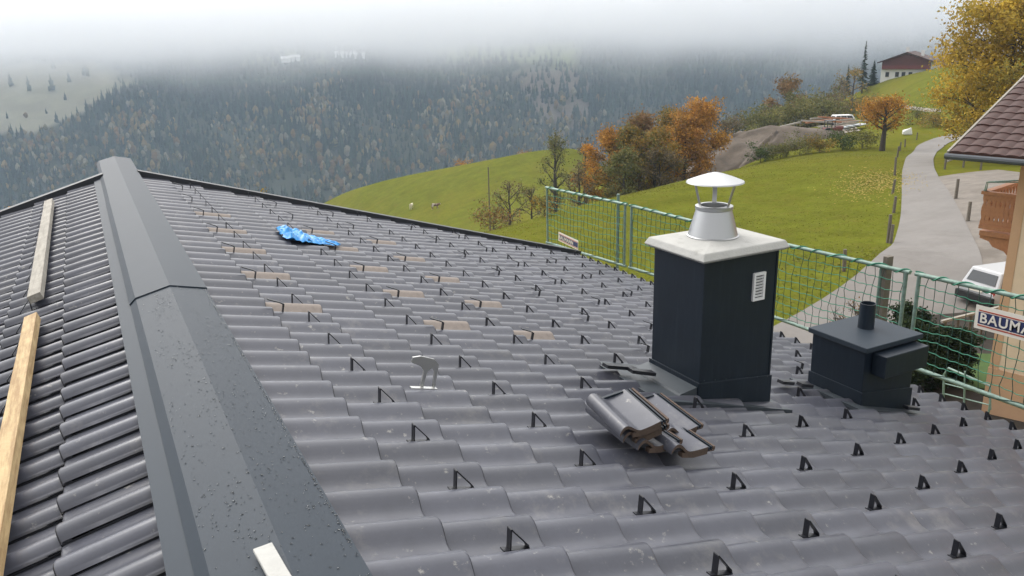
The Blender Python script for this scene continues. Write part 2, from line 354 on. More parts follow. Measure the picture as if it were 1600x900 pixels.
for mask, c_ in ((CLEAR[0], (.20, .185, .13)), (CLEAR[1], (.16, .19, .07)), (CLEAR[2], (.14, .16, .07)), (SCAR, (.14, .11, .085))): HC[inpoly(pr_[:, 0], pr_[:, 1], mask)] = c_
ca = me.color_attributes.new('Col', 'FLOAT_COLOR', 'POINT'); ca.data.foreach_set('color', np.c_[HC, np.ones(len(HC))].astype(np.float32).ravel()); me.update()
bm = bmesh.new(); bm.from_mesh(me)
if sum(f.normal.z for f in bm.faces) < 0: bmesh.ops.reverse_faces(bm, faces=bm.faces)
bm.to_mesh(me); bm.free(); structure(link('hillside', me))

# ------------------------------------------------------------------ far forest (one mass of small trees)
def forest():
    N = 34000; w = rng.uniform(820, 1460, N); l = rng.uniform(-800, 1000, N)
    keep = (np.abs(l) < w*.72+40) & (vnoise(l, w, 61)+vnoise(l, w, 23) > -1.45); w, l = w[keep], l[keep]
    xy = hill_xy(w, l); z = hill_z(w, l); pr = proj(np.c_[xy, z]); u, v = pr[:, 0], pr[:, 1]
    clear = inpoly(u, v, CLEAR[0]) & (rng.random(len(u)) < .975) | inpoly(u, v, CLEAR[2]) & (rng.random(len(u)) < .45)
    scar = inpoly(u, v, SCAR) & (rng.random(len(u)) < .55)
    field = inpoly(u, v, CLEAR[1]) & (rng.random(len(u)) < .9)
    k = ~(clear | scar | field); xy, z, u, v, w, l = xy[k], z[k], u[k], v[k], w[k], l[k]; n = len(u)
    dn = vnoise(l, w, 46)*.5+vnoise(l, w, 17)*.35
    pd = np.clip((v-105)/230, 0, .6)*np.clip(.25+1.7*dn, 0, 1.4)
    for cu, cv, rad in ((205, 222, 55), (262, 262, 40), (485, 185, 35), (505, 170, 30), (530, 290, 60), (740, 165, 40), (400, 250, 60), (860, 215, 60), (690, 215, 50), (90, 260, 60)): pd = np.maximum(pd, .75*np.exp(-((u-cu)**2+(v-cv)**2)/rad**2))
    dec = rng.random(n) < pd
    hv = vnoise(l, w, 29); V = []; Fc = []; C = []; o = 0
    for i in range(n):
        b = np.array([xy[i, 0], xy[i, 1], z[i]]); a0 = rng.random()*6.28; fs_ = 1+.45*hv[i]
        if dec[i]:
            h = rng.uniform(6, 12)*fs_; r = h*rng.uniform(.24, .36)
            q = rng.random()
            base = np.array(((.21, .145, .055), (.17, .10, .04), (.14, .115, .05), (.21, .185, .13), (.10, .095, .06))[min(4, int(q*5))])*rng.uniform(.7, 1.15)
            rings = [(0.12, .35), (.3, .85), (.52, 1.0), (.76, .75), (.97, .22)]; m = 6
        else:
            h = rng.uniform(8, 19)*fs_; r = h*rng.uniform(.13, .19)
            base = np.array((.022, .036, .026))*rng.uniform(.6, 1.7) + np.array((.006, .002, 0))*rng.random()
            rings = [(0.04, .95), (.3, .98), (.31, .62), (.58, .66), (.59, .36), (1.0, .02)]; m = 5
        for q, (t, s) in enumerate(rings):
            ang = a0+np.arange(m)*6.283/m+q*.4; rad = r*s*rng.uniform(.72, 1.25, m); zz = t*h+h*.05*rng.uniform(-1, 1, m)
            V.append(np.c_[b[0]+rad*np.cos(ang), b[1]+rad*np.sin(ang), b[2]+zz]); C.append(np.tile(base*rng.uniform(.85, 1.15), (m, 1)))
        nr = len(rings)
        for q in range(nr-1):
            for j in range(m): Fc.append((o+q*m+j, o+q*m+(j+1) % m, o+(q+1)*m+(j+1) % m, o+(q+1)*m+j))
        Fc.append(tuple(o+(nr-1)*m+j for j in range(m))); o += nr*m
    V = np.concatenate(V); C = np.concatenate(C)
    me = bpy.data.meshes.new('forest'); me.from_pydata(V.tolist(), [], Fc); me.materials.append(M['forest'])
    ca = me.color_attributes.new('Col', 'FLOAT_COLOR', 'POINT'); ca.data.foreach_set('color', np.c_[C, np.ones(len(C))].astype(np.float32).ravel()); me.update()
    fo = stuff(link('forest', me)); tag(fo, 'dark spruce forest with scattered autumn trees covering the foggy slope across the valley', 'forest')
forest()

# ------------------------------------------------------------------ the house under the camera: tiled roof
YV = 8.42                                # far verge
Y0 = -3.2                                # the roof goes on a little behind the camera
NC = 17                                  # courses on the right slope
S_EAVE = NC*TL
house = thing('tiled_house', 'house with grey glazed tile roof, dark metal ridge cap and two dark clad chimneys', 'house', (0, 0, -8))
mb = MB()                                # roof boarding below the tiles, in one shell with walls under it
a = [rr(-.45, Y0, -.10), rr(S_EAVE-.12, Y0, -.10), rr(S_EAVE-.12, YV-.02, -.10), rr(-.45, YV-.02, -.10)]
mb.hexa([p-np.array([0, 0, .14]) for p in a], a)
sl_ = 5.4
a = [ll(sl_, Y0, -.10), ll(.04, Y0, -.10), ll(.04, YV-.02, -.10), ll(sl_, YV-.02, -.10)]
mb.hexa([p-np.array([0, 0, .14]) for p in a], a)
kid(mb, 'roof_deck', M['deck'], house)
mb = MB(); mb.box((-.3, (Y0+YV-.9)/2, -5.3), (9.2, YV-.9-Y0-.4, 6.6)); kid(mb, 'wall', M['plaster'], house)

def tile_profile():
    T = [0, .14, .28, .38, .45, .52, .59, .66, .73, .80, .87, .94, 1.0, 1.05]; out = []
    for t in T:
        if t < .30: h = -.046+.003*(t/.30)
        elif t < .80:
            q = ((t-.30)/.50)**1.1; h = -.043+.043*(q*q*(3-2*q))
        elif t < .87: h = .0
        else: h = -.034*((t-.87)/.18)**1.7
        out.append(((t-.86)*TB, h))
    return out
PROF = tile_profile()
def tile_mesh(name, material, flip):
    mb = MB(); n = len(PROF); rows = [(-TL-.035, -.030), (-.013, -.0005), (-.005, -.0028), (0, -.0075)]; vs = []; nr_ = 4
    for s, dz in rows: vs += [(s, u, h+dz) for u, h in PROF]
    vs += [(-.001, u, h-.021) for u, h in PROF]
    fs = []
    for r_ in range(4): fs += [(r_*n+k, (r_+1)*n+k, (r_+1)*n+k+1, r_*n+k+1) for k in range(n-1)]
    o = len(vs); vs += [(rows[0][0], PROF[-1][0], PROF[-1][1]-.036)]; e = n-1   # the overlapping side edge
    fs.append((e, o, 4*n+e, 3*n+e))
    if flip: vs = [(s, -u, h) for s, u, h in vs]; fs = [tuple(reversed(f)) for f in fs]
    mb.add(vs, fs); me = mb.mesh(name, material, 50); me.materials.append(M['tile_edge_shade'])
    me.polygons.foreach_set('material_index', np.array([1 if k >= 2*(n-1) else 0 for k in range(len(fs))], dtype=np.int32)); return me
TILE_R = tile_mesh('roof_tile', M['tile'], False); TILE_B = tile_mesh('roof_tile_brown', M['tile_brown'], False)
# on the left slope the tile is turned half round: local u runs towards the camera
TILE_L = tile_mesh('roof_tile', M['tile'], True)
def frame_right(s, y, h=0): P = rr(s, y, h); return Matrix(((DX[0], 0, NR[0], P[0]), (0, 1, 0, P[1]), (DX[2], 0, NR[2], P[2]), (0, 0, 0, 1)))
def frame_left(s, y, h=0): P = ll(s, y, h); return Matrix(((DL[0], 0, NL[0], P[0]), (0, 1, 0, P[1]), (DL[2], 0, NL[2], P[2]), (0, 0, 0, 1)))
CH = (2.35, 2.95, 1.70, 2.185)           # chimney shaft x0 x1 y0 y1
VB = (4.00, 4.55, 1.79, 2.28)            # vent housing
BRACKETS = [(c, j) for c in (1, 4, 6, 9, 11, 14) for j in (13, 17, 21, 25, 29, 33, 37)]
BROWN = set((c, j) for c in (1, 4, 6) for j in (14, 18, 22, 26, 30))
specs = []
for i in range(NC+1):
    for j in range(-12, 41):
        s, y = i*TL, j*TB
        cx = (s-.17)*CA; cy = y-.06
        if (CH[0]-.24 < cx < CH[1]+.04 and CH[2]-.05 < cy < CH[3]+.10): continue
        if (VB[0]-.12 < cx < VB[1]+.10 and VB[2]-.02 < cy < VB[3]+.05): continue
        specs.append(('R', s, y, (i, j) in BROWN))
for i in range(0, 14):
    for j in range(-12, 41):
        specs.append(('L', .605+i*TL, j*TB+.158, False))
jit = [(rng.normal(0, .0012), rng.normal(0, .004), rng.normal(0, .0022)) for _ in specs]
def spec_matrix(sp, jt):
    m = (frame_right if sp[0] == 'R' else frame_left)(sp[1], sp[2], jt[0])
    return m @ Matrix.Rotation(jt[1]*.6, 4, 'Z') @ Matrix.Translation((jt[2], 0, 0))
area = []
for sp in specs:
    fn = rr if sp[0] == 'R' else ll
    c4 = proj(np.array([fn(sp[1]-TL, sp[2]-.1), fn(sp[1], sp[2]-.1), fn(sp[1], sp[2]+.1), fn(sp[1]-TL, sp[2]+.1)]))
    if (c4[:, 2] < .3).any(): area.append(0); continue
    c = np.clip(c4[:, :2], [0, 0], [1600, 900]); x_, y_ = c[:, 0], c[:, 1]
    area.append(abs(np.dot(x_, np.roll(y_, 1))-np.dot(y_, np.roll(x_, 1)))/2)
order = np.argsort(-np.array(area)); single = set(order[:300].tolist()); rest = MB(); restb = []
RV = {'R': np.array([v.co[:] for v in TILE_R.vertices]), 'L': np.array([v.co[:] for v in TILE_L.vertices])}
RF = {'R': [tuple(p.vertices) for p in TILE_R.polygons], 'L': [tuple(p.vertices) for p in TILE_L.polygons]}
RI = {'R': [p.material_index for p in TILE_R.polygons], 'L': [p.material_index for p in TILE_L.polygons]}
Vs, Fs, Ms, o_ = [], [], [], 0
hinv = Matrix.Translation((0, 0, 8))
for k, sp in enumerate(specs):
    m = spec_matrix(sp, jit[k])
    if k in single:
        ob = link('roof_tile', (TILE_B if sp[3] else TILE_R) if sp[0] == 'R' else TILE_L, house); ob.matrix_parent_inverse = hinv; ob.matrix_basis = m
        if sp[3]: ob['label'] = 'bare brown clay tile among the grey ones'
    else:
        A = np.array(m); V = RV[sp[0]] @ A[:3, :3].T + A[:3, 3]; Vs.append(V)
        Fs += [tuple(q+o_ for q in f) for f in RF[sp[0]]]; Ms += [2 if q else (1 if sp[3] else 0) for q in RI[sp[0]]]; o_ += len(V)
me = bpy.data.meshes.new('roof_tile_field'); me.from_pydata(np.concatenate(Vs).tolist(), [], Fs); me.materials.append(M['tile']); me.materials.append(M['tile_brown']); me.materials.append(M['tile_edge_shade'])
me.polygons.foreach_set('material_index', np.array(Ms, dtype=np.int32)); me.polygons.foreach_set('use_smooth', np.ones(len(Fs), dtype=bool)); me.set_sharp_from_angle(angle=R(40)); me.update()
ob = stuff(link('roof_tile_field', me, house)); ob.matrix_parent_inverse = hinv

# ridge cap in overlapping lengths
def cap_piece(y0, y1, g):
    pts = [(-.738, .088), (-.704, .121), (-.520, .166), (-.328, .120), (-.326, .112)]
    o = np.array([-.52, .0]); inn = [((p[0]+.52)*.985-.52, p[1]-.006) for p in pts]; pts = [((p[0]+.52)*(1+g)-.52, p[1]+g*.5) for p in pts]
    poly = pts+inn[::-1]; mb = MB()
    n = len(pts)
    for a in range(n-1): mb.hexa([(inn[a][0], y0, inn[a][1]), (inn[a+1][0], y0, inn[a+1][1]), (inn[a+1][0], y1, inn[a+1][1]), (inn[a][0], y1, inn[a][1])],
                                 [(pts[a][0], y0, pts[a][1]), (pts[a+1][0], y0, pts[a+1][1]), (pts[a+1][0], y1, pts[a+1][1]), (pts[a][0], y1, pts[a][1])])
    kid(mb, 'ridge_cap', M['cap'], house)
for k, (y0, y1) in enumerate(((-3.3, -.49), (-.56, 2.972), (2.90, 6.50), (6.43, 9.85))): cap_piece(y0, y1, .016*((k+1) % 2))
mb = MB(); mb.box((-.52, 3.2, .01), (.10, 13.0, .16)); kid(mb, 'ridge_beam', M['trim'], house)
mb = MB(); mb.box((-.52, (YV+9.8)/2, .045), (.30, 9.8-YV, .07)); kid(mb, 'ridge_soffit', M['trim'], house)
# flashing strip left of the cap
mb = MB(); a = [ll(.292, -3.3, -.004), ll(.16, -3.3, -.004), ll(.16, YV, -.004), ll(.292, YV, -.004)]; mb.hexa([p-NL*.003 for p in a], a)
a = [ll(.298, -3.3, -.03), ll(.292, -3.3, -.03), ll(.292, YV, -.03), ll(.298, YV, -.03)]; mb.hexa(a, [p+NL*.0262 for p in a]); kid(mb, 'ridge_flashing', M['cap'], house)
# closing strip under the cap's right edge
mb = MB(); a = [rr(-.40, -3.3, -.05), rr(-.365, -3.3, -.05), rr(-.365, YV, -.05), rr(-.40, YV, -.05)]; mb.hexa(a, [p+NR*.062 for p in a]); kid(mb, 'ridge_filler', M['trim'], house)
# verge trims at the far gable
for fn, s0, s1, N_ in ((rr, -.36, S_EAVE+.02, NR), (ll, .18, 5.45, NL)):
    mb = MB(); a = [fn(s0, YV-.05, -.16), fn(s1, YV-.05, -.16), fn(s1, YV+.08, -.16), fn(s0, YV+.08, -.16)]
    mb.hexa(a, [p+N_*.198 for p in a]); kid(mb, 'verge_trim', M['trim'], house)
mb = MB(); a = [rr(S_EAVE-.10, Y0, -.2), rr(S_EAVE-.06, Y0, -.2), rr(S_EAVE-.06, YV-.06, -.2), rr(S_EAVE-.10, YV-.06, -.2)]; mb.hexa(a, [p+NR*.09 for p in a]); kid(mb, 'eave_board', M['trim'], house)

# rain drops standing on the cap
def drops():
    V, Fc, o = [], [], 0
    cl = rng.uniform((-.69, -1.4), (-.33, 3.4), (60, 2))
    for k in range(2400):
        if rng.random() < .6: c = cl[rng.integers(60)]; x, y = c[0]+rng.normal(0, .03), c[1]+rng.normal(0, .10)
        else: x, y = rng.uniform(-.70, -.33), rng.uniform(-1.4, 4.5)
        if rng.random() < .25: x = -.335-abs(rng.normal(0, .004))
        if not -.70 < x < -.328: continue
        zt = .166-(.2446*(-.52-x) if x < -.52 else .2396*(x+.52))+.0012
        if -.56 < y < 2.96 : zt += .0
        r = rng.uniform(.0013, .0034)*(1.3 if rng.random() < .12 else 1); m = 7; e = rng.uniform(.9, 1.6)
        for (q, hh) in ((1, 0), (.75, .33), (.3, .52)):
            a = np.arange(m)*6.283/m; V.append(np.c_[x+r*q*np.cos(a)*e, y+r*q*np.sin(a), np.full(m, zt+r*hh*1.1)])
        for q in range(2):
            for j in range(m): Fc.append((o+q*m+j, o+q*m+(j+1) % m, o+(q+1)*m+(j+1) % m, o+(q+1)*m+j))
        Fc.append(tuple(o+2*m+j for j in range(m))); o += 3*m
    me = bpy.data.meshes.new('rain_water'); me.from_pydata(np.concatenate(V).tolist(), [], Fc)
    m_ = mat('rain_water', (.9, .93, .95), .02); m_.node_tree.nodes['Principled BSDF'].inputs['Transmission Weight'].default_value = 1.0; m_.node_tree.nodes['Principled BSDF'].inputs['IOR'].default_value = 1.33
    me.materials.append(m_); me.polygons.foreach_set('use_smooth', np.ones(len(Fc), dtype=bool)); me.update()
    ob = stuff(link('rain_water', me, house)); ob.matrix_parent_inverse = hinv
drops()

# snow guards: bent strips standing on the tiles
def strip_mesh(name, path, w, t, material):
    mb = MB(); n = len(path)
    for k in range(n-1):
        p, q = np.array(path[k]), np.array(path[k+1]); d = q-p; L = np.linalg.norm(d); d = d/L; nn = np.array([-d[1], d[0]])*t/2
        c = [p-nn-d*t*.3, q-nn+d*t*.3, q+nn+d*t*.3, p+nn-d*t*.3]
        mb.hexa([(x, -w/2, z) for x, z in c], [(x, w/2, z) for x, z in c])
    return mb.mesh(name, material)
GUARD = strip_mesh('snow_guard', [(-.026, .003), (.070, .004), (.060, .020), (-.018, .076), (-.002, .004)], .026, .0045, M['black'])
HOOK = strip_mesh('rail_hook', [(-.10, .030), (-.03, .020), (-.004, .012), (.0, -.040), (.012, -.05)], .026, .006, M['black'])
gpos = []
for i in range(0, NC, 2):
    for j in range(-10, 40):
        if (j - (i//2)) % 2 == 0:
            if i == 16: continue
            gpos.append((i, j))
gpos += [(16, j) for j in range(-10, 40)]
for i, j in gpos:
    s, y = (i+.55)*TL, (j+.30)*TB; cx, cy = s*CA, y
    if CH[0]-.16 < cx < CH[1]+.16 and CH[2]-.06 < cy < CH[3]+.08: continue
    if VB[0]-.10 < cx < VB[1]+.10 and VB[2]-.14 < cy < VB[3]+.06: continue
    pp = proj(rr(s, y))
    if not (-20 < pp[0] < 1640 and pp[1] < 950 and pp[2] > .3): continue
    o = link('snow_guard', GUARD, house); o.matrix_parent_inverse = hinv
    o.matrix_basis = frame_right(s, y, -.043) @ Matrix.Rotation(rng.normal(0, .05), 4, 'Z')
for c, j in BRACKETS:
    s, y = (c-1+.19)*TL, (j+.30)*TB
    o = link('rail_hook', HOOK, house); o.matrix_parent_inverse = hinv; o.matrix_basis = frame_right(s, y-.06, .012)
for i in (0, 2, 4):                      # the same guards on the left slope, the boards lie against them
    for j in range(-8, 40, 2):
        o = link('snow_guard', GUARD, house); o.matrix_parent_inverse = hinv; o.matrix_basis = frame_left(.605+(i+.60)*TL, (j+(i//2) % 2)*TB+.10, -.043)

# ------------------------------------------------------------------ clad chimney
def roofz(x): return -x*TA
x0, x1, y0, y1 = CH; ztop = .160
mb = MB(); zb = lambda x: roofz(x)-.06
mb.hexa([(x0, y0, zb(x0)), (x1, y0, zb(x1)), (x1, y1, zb(x1)), (x0, y1, zb(x0))], [(x0, y0, ztop), (x1, y0, ztop), (x1, y1, ztop), (x0, y1, ztop)])
chim = kid(mb, 'chimney', M['clad'], house, bevel=.004)
e = .012; mb = MB(); up_ = .145
mb.hexa([(x0-e, y0-e, zb(x0)), (x1+e, y0-e, zb(x1)), (x1+e, y1+e, zb(x1)), (x0-e, y1+e, zb(x0))], [(x0-e, y0-e, roofz(x0)+up_*.55), (x1+e, y0-e, roofz(x1)+up_*1.25), (x1+e, y1+e, roofz(x1)+up_*1.25), (x0-e, y1+e, roofz(x0)+up_*.55)])
mb.v = [(a, b, (c if k < 4 else c)) for k, (a, b, c) in enumerate(mb.v)]
sub(mb, 'skirt', M['clad'], chim, bevel=.003)
mb = MB()                                # sloping apron on the ridge side and sheet all round
a = [(x0-.38, y0-.10), (x1+.13, y0-.10), (x1+.13, y1+.16), (x0-.38, y1+.16)]
mb.hexa([(p, q, roofz(p)-.050) for p, q in a], [(p, q, roofz(p)-.026) for p, q in a])
mb.hexa([(x0-.15, y0+.0, roofz(x0-.15)-.025), (x0+.01, y0+.0, roofz(x0)-.025), (x0+.01, y1+.02, roofz(x0)-.025), (x0-.15, y1+.02, roofz(x0-.15)-.025)],
        [(x0-.14, y0+.0, roofz(x0-.14)-.010), (x0-.013, y0+.0, roofz(x0)+.05), (x0-.013, y1+.02, roofz(x0)+.05), (x0-.14, y1+.02, roofz(x0-.14)-.010)])
sub(mb, 'apron_flashing', M['lead'], chim)
o = .050; mb = MB(); zc = ztop
A = [(x0-o, y0-o), (x1+o, y0-o), (x1+o, y1+o), (x0-o, y1+o)]; B = [(x0-o+.022, y0-o+.022), (x1+o-.022, y0-o+.022), (x1+o-.022, y1+o-.022), (x0-o+.022, y1+o-.022)]
I_ = [(x0+.22, y0+.18), (x1-.22, y0+.18), (x1-.22, y1-.18), (x0+.22, y1-.18)]
mb.hexa([(p, q, zc-.004) for p, q in B], [(p, q, zc+.014) for p, q in A]); mb.hexa([(p, q, zc+.0138) for p, q in A], [(p, q, zc+.058) for p, q in B]); mb.hexa([(p, q, zc+.0575) for p, q in B], [(p, q, zc+.082) for p, q in I_])
sub(mb, 'chimney_cap', M['conc'], chim, bevel=.006)
fx, fy = 2.64, 1.965; fz = ztop+.066
mb = MB(); mb.lathe([(.158, 0), (.164, .004), (.164, .014), (.156, .018), (.112, .178), (.118, .182), (.118, .202), (.108, .206), (.086, .206), (.084, .10)], (fx, fy, fz), 40); sub(mb, 'flue_cone', M['alu'], chim, smooth=35)
for k in range(3):
    t = R(168+120*k); c, s_ = math.cos(t), math.sin(t); p = np.array([fx+.088*c, fy+.088*s_, fz+.17]); q = np.array([fx+.142*c, fy+.142*s_, fz+.362])
    mb = MB(); mb.beam(p, q, .028, .003, (c, s_, 0)); sub(mb, 'strut', M['steel'], chim)
mb = MB(); mb.lathe([(.006, .415), (.05, .404), (.11, .384), (.176, .358), (.180, .350), (.172, .349), (.10, .372), (.006, .398)], (fx, fy, fz), 40); sub(mb, 'rain_cap', M['alu'], chim, smooth=40)
gx, gzc = 2.795, -.062; mb = MB()        # louvred vent on the face towards the camera
for dx_, dz_, w_, h_ in ((-.041, 0, .016, .182), (.041, 0, .016, .182), (0, .083, .066, .016), (0, -.083, .066, .016)): mb.box((gx+dx_, y0-.006, gzc+dz_), (w_, .018, h_))
gr = sub(mb, 'vent_grille', M['white'], chim)
for k in range(8):
    zz = gzc-.068+k*.0195; mb.add([(gx-.033, y0-.002, zz+.014), (gx+.033, y0-.002, zz+.014), (gx+.033, y0-.011, zz), (gx-.033, y0-.011, zz)], [(0, 1, 2, 3)])
mb2 = MB()
for k in range(8):
    zz = gzc-.068+k*.0195; mb2.box((gx, y0-.007, zz+.007), (.066, .003, .016), (1, 0, 0), (0, .88, .47), (0, -.47, .88))
bpy.data.objects.remove(gr)
mb = MB()
for dx_, dz_, w_, h_ in ((-.041, 0, .016, .182), (.041, 0, .016, .182), (0, .083, .066, .016), (0, -.083, .066, .016)): mb.box((gx+dx_, y0-.006, gzc+dz_), (w_, .018, h_))
mb.v += []; o_n = len(mb.v); mb.v += mb2.v; mb.f += [tuple(q+o_n for q in f) for f in mb2.f]
sub(mb, 'vent_grille', M['white'], chim)
for sx_ in (x0+.006, x1-.006):             # folded corner seams in the cladding
    mb = MB(); mb.box((sx_, y0-.002, (roofz(sx_)+ztop)/2), (.014, .006, ztop-roofz(sx_)-.002)); sub(mb, 'folded_seam', M['clad'], chim)
for k in range(7):
    mb = MB(); mb.lathe([(.0045, 0), (.003, .0025), (.0005, .003)], (0, 0, 0), 8); me = mb.mesh('rivet', M['lead'])
    o = link('rivet', me, chim); o.matrix_basis = Matrix.Translation((x0+.03+k*.09, y0-.013, roofz(x0+.03+k*.09)+.10+.012*k)) @ Matrix.Rotation(R(90), 4, 'X')
# black foam and sheet ends around the chimney and vent
for (u, v, w_, l_, ang) in ((968, 573, .24, .045, .03), (1003, 581, .18, .05, -.10), (1228, 597, .13, .045, .06), (1258, 601, .12, .045, -.06), (1424, 637, .13, .04, -.08)):
    P = on_roof(u, v, .026); c, s_ = math.cos(ang), math.sin(ang); X = DX*c+np.array([0, 1, 0])*s_; Y = np.array([0, 1, 0])*c-DX*s_
    mb = MB(); mb.box(P, (w_, l_*1.3, .022), X, Y, NR); kid(mb, 'sealing_strip', M['black'], house)

# ------------------------------------------------------------------ small vent housing
x0, x1, y0, y1 = VB; zt = -.79
mb = MB(); mb.hexa([(x0, y0, zb(x0)), (x1, y0, zb(x1)), (x1, y1, zb(x1)), (x0, y1, zb(x0))], [(x0-.012, y0, zt), (x1, y0, zt), (x1, y1, zt), (x0-.012, y1, zt)])
vent = kid(mb, 'vent_housing', M['clad'], house, bevel=.004)
mb = MB(); e = .012; mb.hexa([(x0-e, y0-e, zb(x0)), (x1+e, y0-e, zb(x1)), (x1+e, y1+e, zb(x1)), (x0-e, y1+e, zb(x0))], [(x0-e, y0-e, roofz(x0)+.09), (x1+e, y0-e, roofz(x1)+.17), (x1+e, y1+e, roofz(x1)+.17), (x0-e, y1+e, roofz(x0)+.09)]); sub(mb, 'skirt', M['clad'], vent, bevel=.003)
mb = MB(); a = [(x0-.14, y0-.10), (x1+.12, y0-.10), (x1+.12, y1+.08), (x0-.14, y1+.08)]; mb.hexa([(p, q, roofz(p)-.045) for p, q in a], [(p, q, roofz(p)-.014) for p, q in a]); sub(mb, 'apron_flashing', M['lead'], vent)
mb = MB(); mb.box(((x0+x1)/2, (y0+y1)/2, zt+.028), (x1-x0+.07, y1-y0+.06, .040)); sub(mb, 'lid', M['cap'], vent, bevel=.005)
mb = MB(); mb.box((x0+.30, y0-.062, zt-.095), (.47, .12, .17)); sub(mb, 'side_box', M['clad'], vent, bevel=.006)
mb = MB(); mb.lathe([(.062, 0), (.060, .012), (.058, .2), (.052, .2), (.050, .05)], (4.335, 2.08, zt+.046), 28); sub(mb, 'vent_pipe', M['clad'], vent, smooth=40)

# stainless roof hook standing out of the tiles
s_, y_ = roof_sy(660, 606, -.03)
def hp(a, h, d=0): return rr(s_+a, y_+d, h-.03)
mb = MB()
mb.prism([hp(-.085, .150), hp(-.045, .160), hp(.03, .150), hp(.060, .125), hp(.068, .005), hp(.054, .005), hp(.046, .085), hp(.030, .105), hp(.008, .085), hp(.004, .0), hp(-.012, .0), hp(-.010, .085), hp(-.035, .110), hp(-.085, .122)], (0, .012, 0))
mb.prism([hp(-.07, .0), hp(.068, .006), hp(.068, .010), hp(-.07, .005)], (0, -.03, 0))
kid(mb, 'roof_hook', M['steel'], house)

# ------------------------------------------------------------------ loose things on the roof
def board(name, label, p, q, w, h, nrm, material):
    p, q, nrm = np.array(p), np.array(q), np.array(nrm); root = None
    mb = MB(); d = (q-p)/np.linalg.norm(q-p); x = np.cross(d, nrm); x /= np.linalg.norm(x); n = 14; vs = []; fs = []
    for k in range(n+1):
        c = p+(q-p)*k/n; j = rng.normal(0, .0012, 4)
        vs += [c-x*w/2*(1+j[0]*8), c+x*w/2*(1+j[1]*8), c+x*w/2+nrm*(h+j[2]), c-x*w/2+nrm*(h+j[3])]
    for k in range(n):
        for a in range(4): fs.append((k*4+a, k*4+(a+1) % 4, (k+1)*4+(a+1) % 4, (k+1)*4+a))
    fs += [(3, 2, 1, 0), tuple(n*4+a for a in range(4))]; mb.add(vs, fs)
    o = mb.build(name, material, bevel=.003); return tag(o, label, 'board')
board('wooden_board', 'grey weathered squared timber lying along the left roof slope', ll(.75, 7.75, .012), ll(.752, 3.82, .012), .082, .05, NL, M['wood_old'])
board('wooden_board', 'yellow fresh squared timber lying along the left roof slope', ll(.752, 3.36, .012), ll(.80, -1.6, .012), .072, .05, NL, M['wood_new'])
board('wooden_strip', 'short pale flat strip lying on the dark ridge cap', (-.565, .060, .162), (-.520, -.55, .1675), .052, .012, (0, 0, 1), M['conc'])

# spare tiles beside the chimney
def spare_tile_mesh(W=.25, L=.33):
    mb = MB(); pr = []
    for t in np.linspace(0, 1, 19):
        if t < .16: h = .046-.030*((.16-t)/.16)**2
        elif t < .52: h = .023+.023*math.cos((t-.16)/.36*math.pi)
        else: h = .010*((t-.52)/.48)**2
        pr.append((t*W*.84, max(h, 0)))
    n = len(pr); ys = [0, -L*.5, -L]; vs = []
    for y in ys: vs += [(u, y, h) for u, h in pr]
    for y in ys: vs += [(u, y, h-.016) for u, h in pr]
    fs = []; m = 3*n
    for a in range(2):
        for k in range(n-1): fs += [(a*n+k, (a+1)*n+k, (a+1)*n+k+1, a*n+k+1), (m+a*n+k+1, m+(a+1)*n+k+1, m+(a+1)*n+k, m+a*n+k)]
    for k in range(n-1): fs += [(2*n+k, m+2*n+k, m+2*n+k+1, 2*n+k+1), (k+1, m+k+1, m+k, k)]
    for a in range(2): fs += [(a*n, m+a*n, m+(a+1)*n, (a+1)*n), ((a+1)*n+n-1, m+(a+1)*n+n-1, m+a*n+n-1, a*n+n-1)]
    mb.add(vs, fs); u0 = W*.84
    return mb, u0, W, L
def spare(label, loc, X, Y, glaze=True):
    Y = np.array(Y, float); Y /= np.linalg.norm(Y); X = np.array(X, float); X -= Y*(X @ Y); X /= np.linalg.norm(X); Z = np.cross(X, Y)
    t = thing('spare_tile', label, 'roof tile', loc)
    t.matrix_world = Matrix(((X[0], Y[0], Z[0], loc[0]), (X[1], Y[1], Z[1], loc[1]), (X[2], Y[2], Z[2], loc[2]), (0, 0, 0, 1)))
    mb, u0, W, L = spare_tile_mesh(); me = mb.mesh('tile_body', M['tile'], 40); me.materials.append(M['clay'])
    n_ = len(me.polygons); nt = 2*12*2
    idx = [0]*n_
    for k, p in enumerate(me.polygons):
        if abs(p.normal.z) < .5 and abs(p.normal.y) > .6: idx[k] = 1
        if p.normal.z < -.3: idx[k] = 1
    me.polygons.foreach_set('material_index', np.array(idx, dtype=np.int32)); link('tile_body', me, t)
    for k, (a, w) in enumerate(((0.004, .008), (.020, .007), (.036, .010))):
        r = MB(); r.box((u0+a+w/2, -L/2, -.004), (w, L*(.99-.01*k), .018+.004*(k % 2))); r.build('side_rib', M['clad'] if k < 2 else M['clay'], t)
    r = MB(); r.box((u0+.02, -L/2, -.014), (.042, L*.98, .006)); r.build('rib_base', M['clay'], t)
    r = MB(); r.box((u0*.62, -.012, .006), (u0*.6, .014, .014)); r.build('head_rib', M['clad'], t)
    r = MB(); r.prism([(u0*.3, -L-.001, -.004), (u0*.99, -L-.001, -.004), (u0*.99, -L-.001, -.026), (u0*.62, -L-.001, -.034), (u0*.3, -L-.001, -.024)], (0, .03, 0)); r.build('butt_edge', M['clay'], t)
    return t
def rp(u, v, h): return on_roof(u, v, h)
YY = np.array([0, 1.0, 0])
spare('spare roof tile lying uppermost on the pile beside the chimney', rp(916, 631, .105), DX*.84+NR*.40+YY*.12, YY+DX*.07+NR*.10)
spare('spare roof tile directly under the top one of the pile', rp(915, 643, .062), DX*.86+NR*.36+YY*.05, YY+DX*.02+NR*.06)
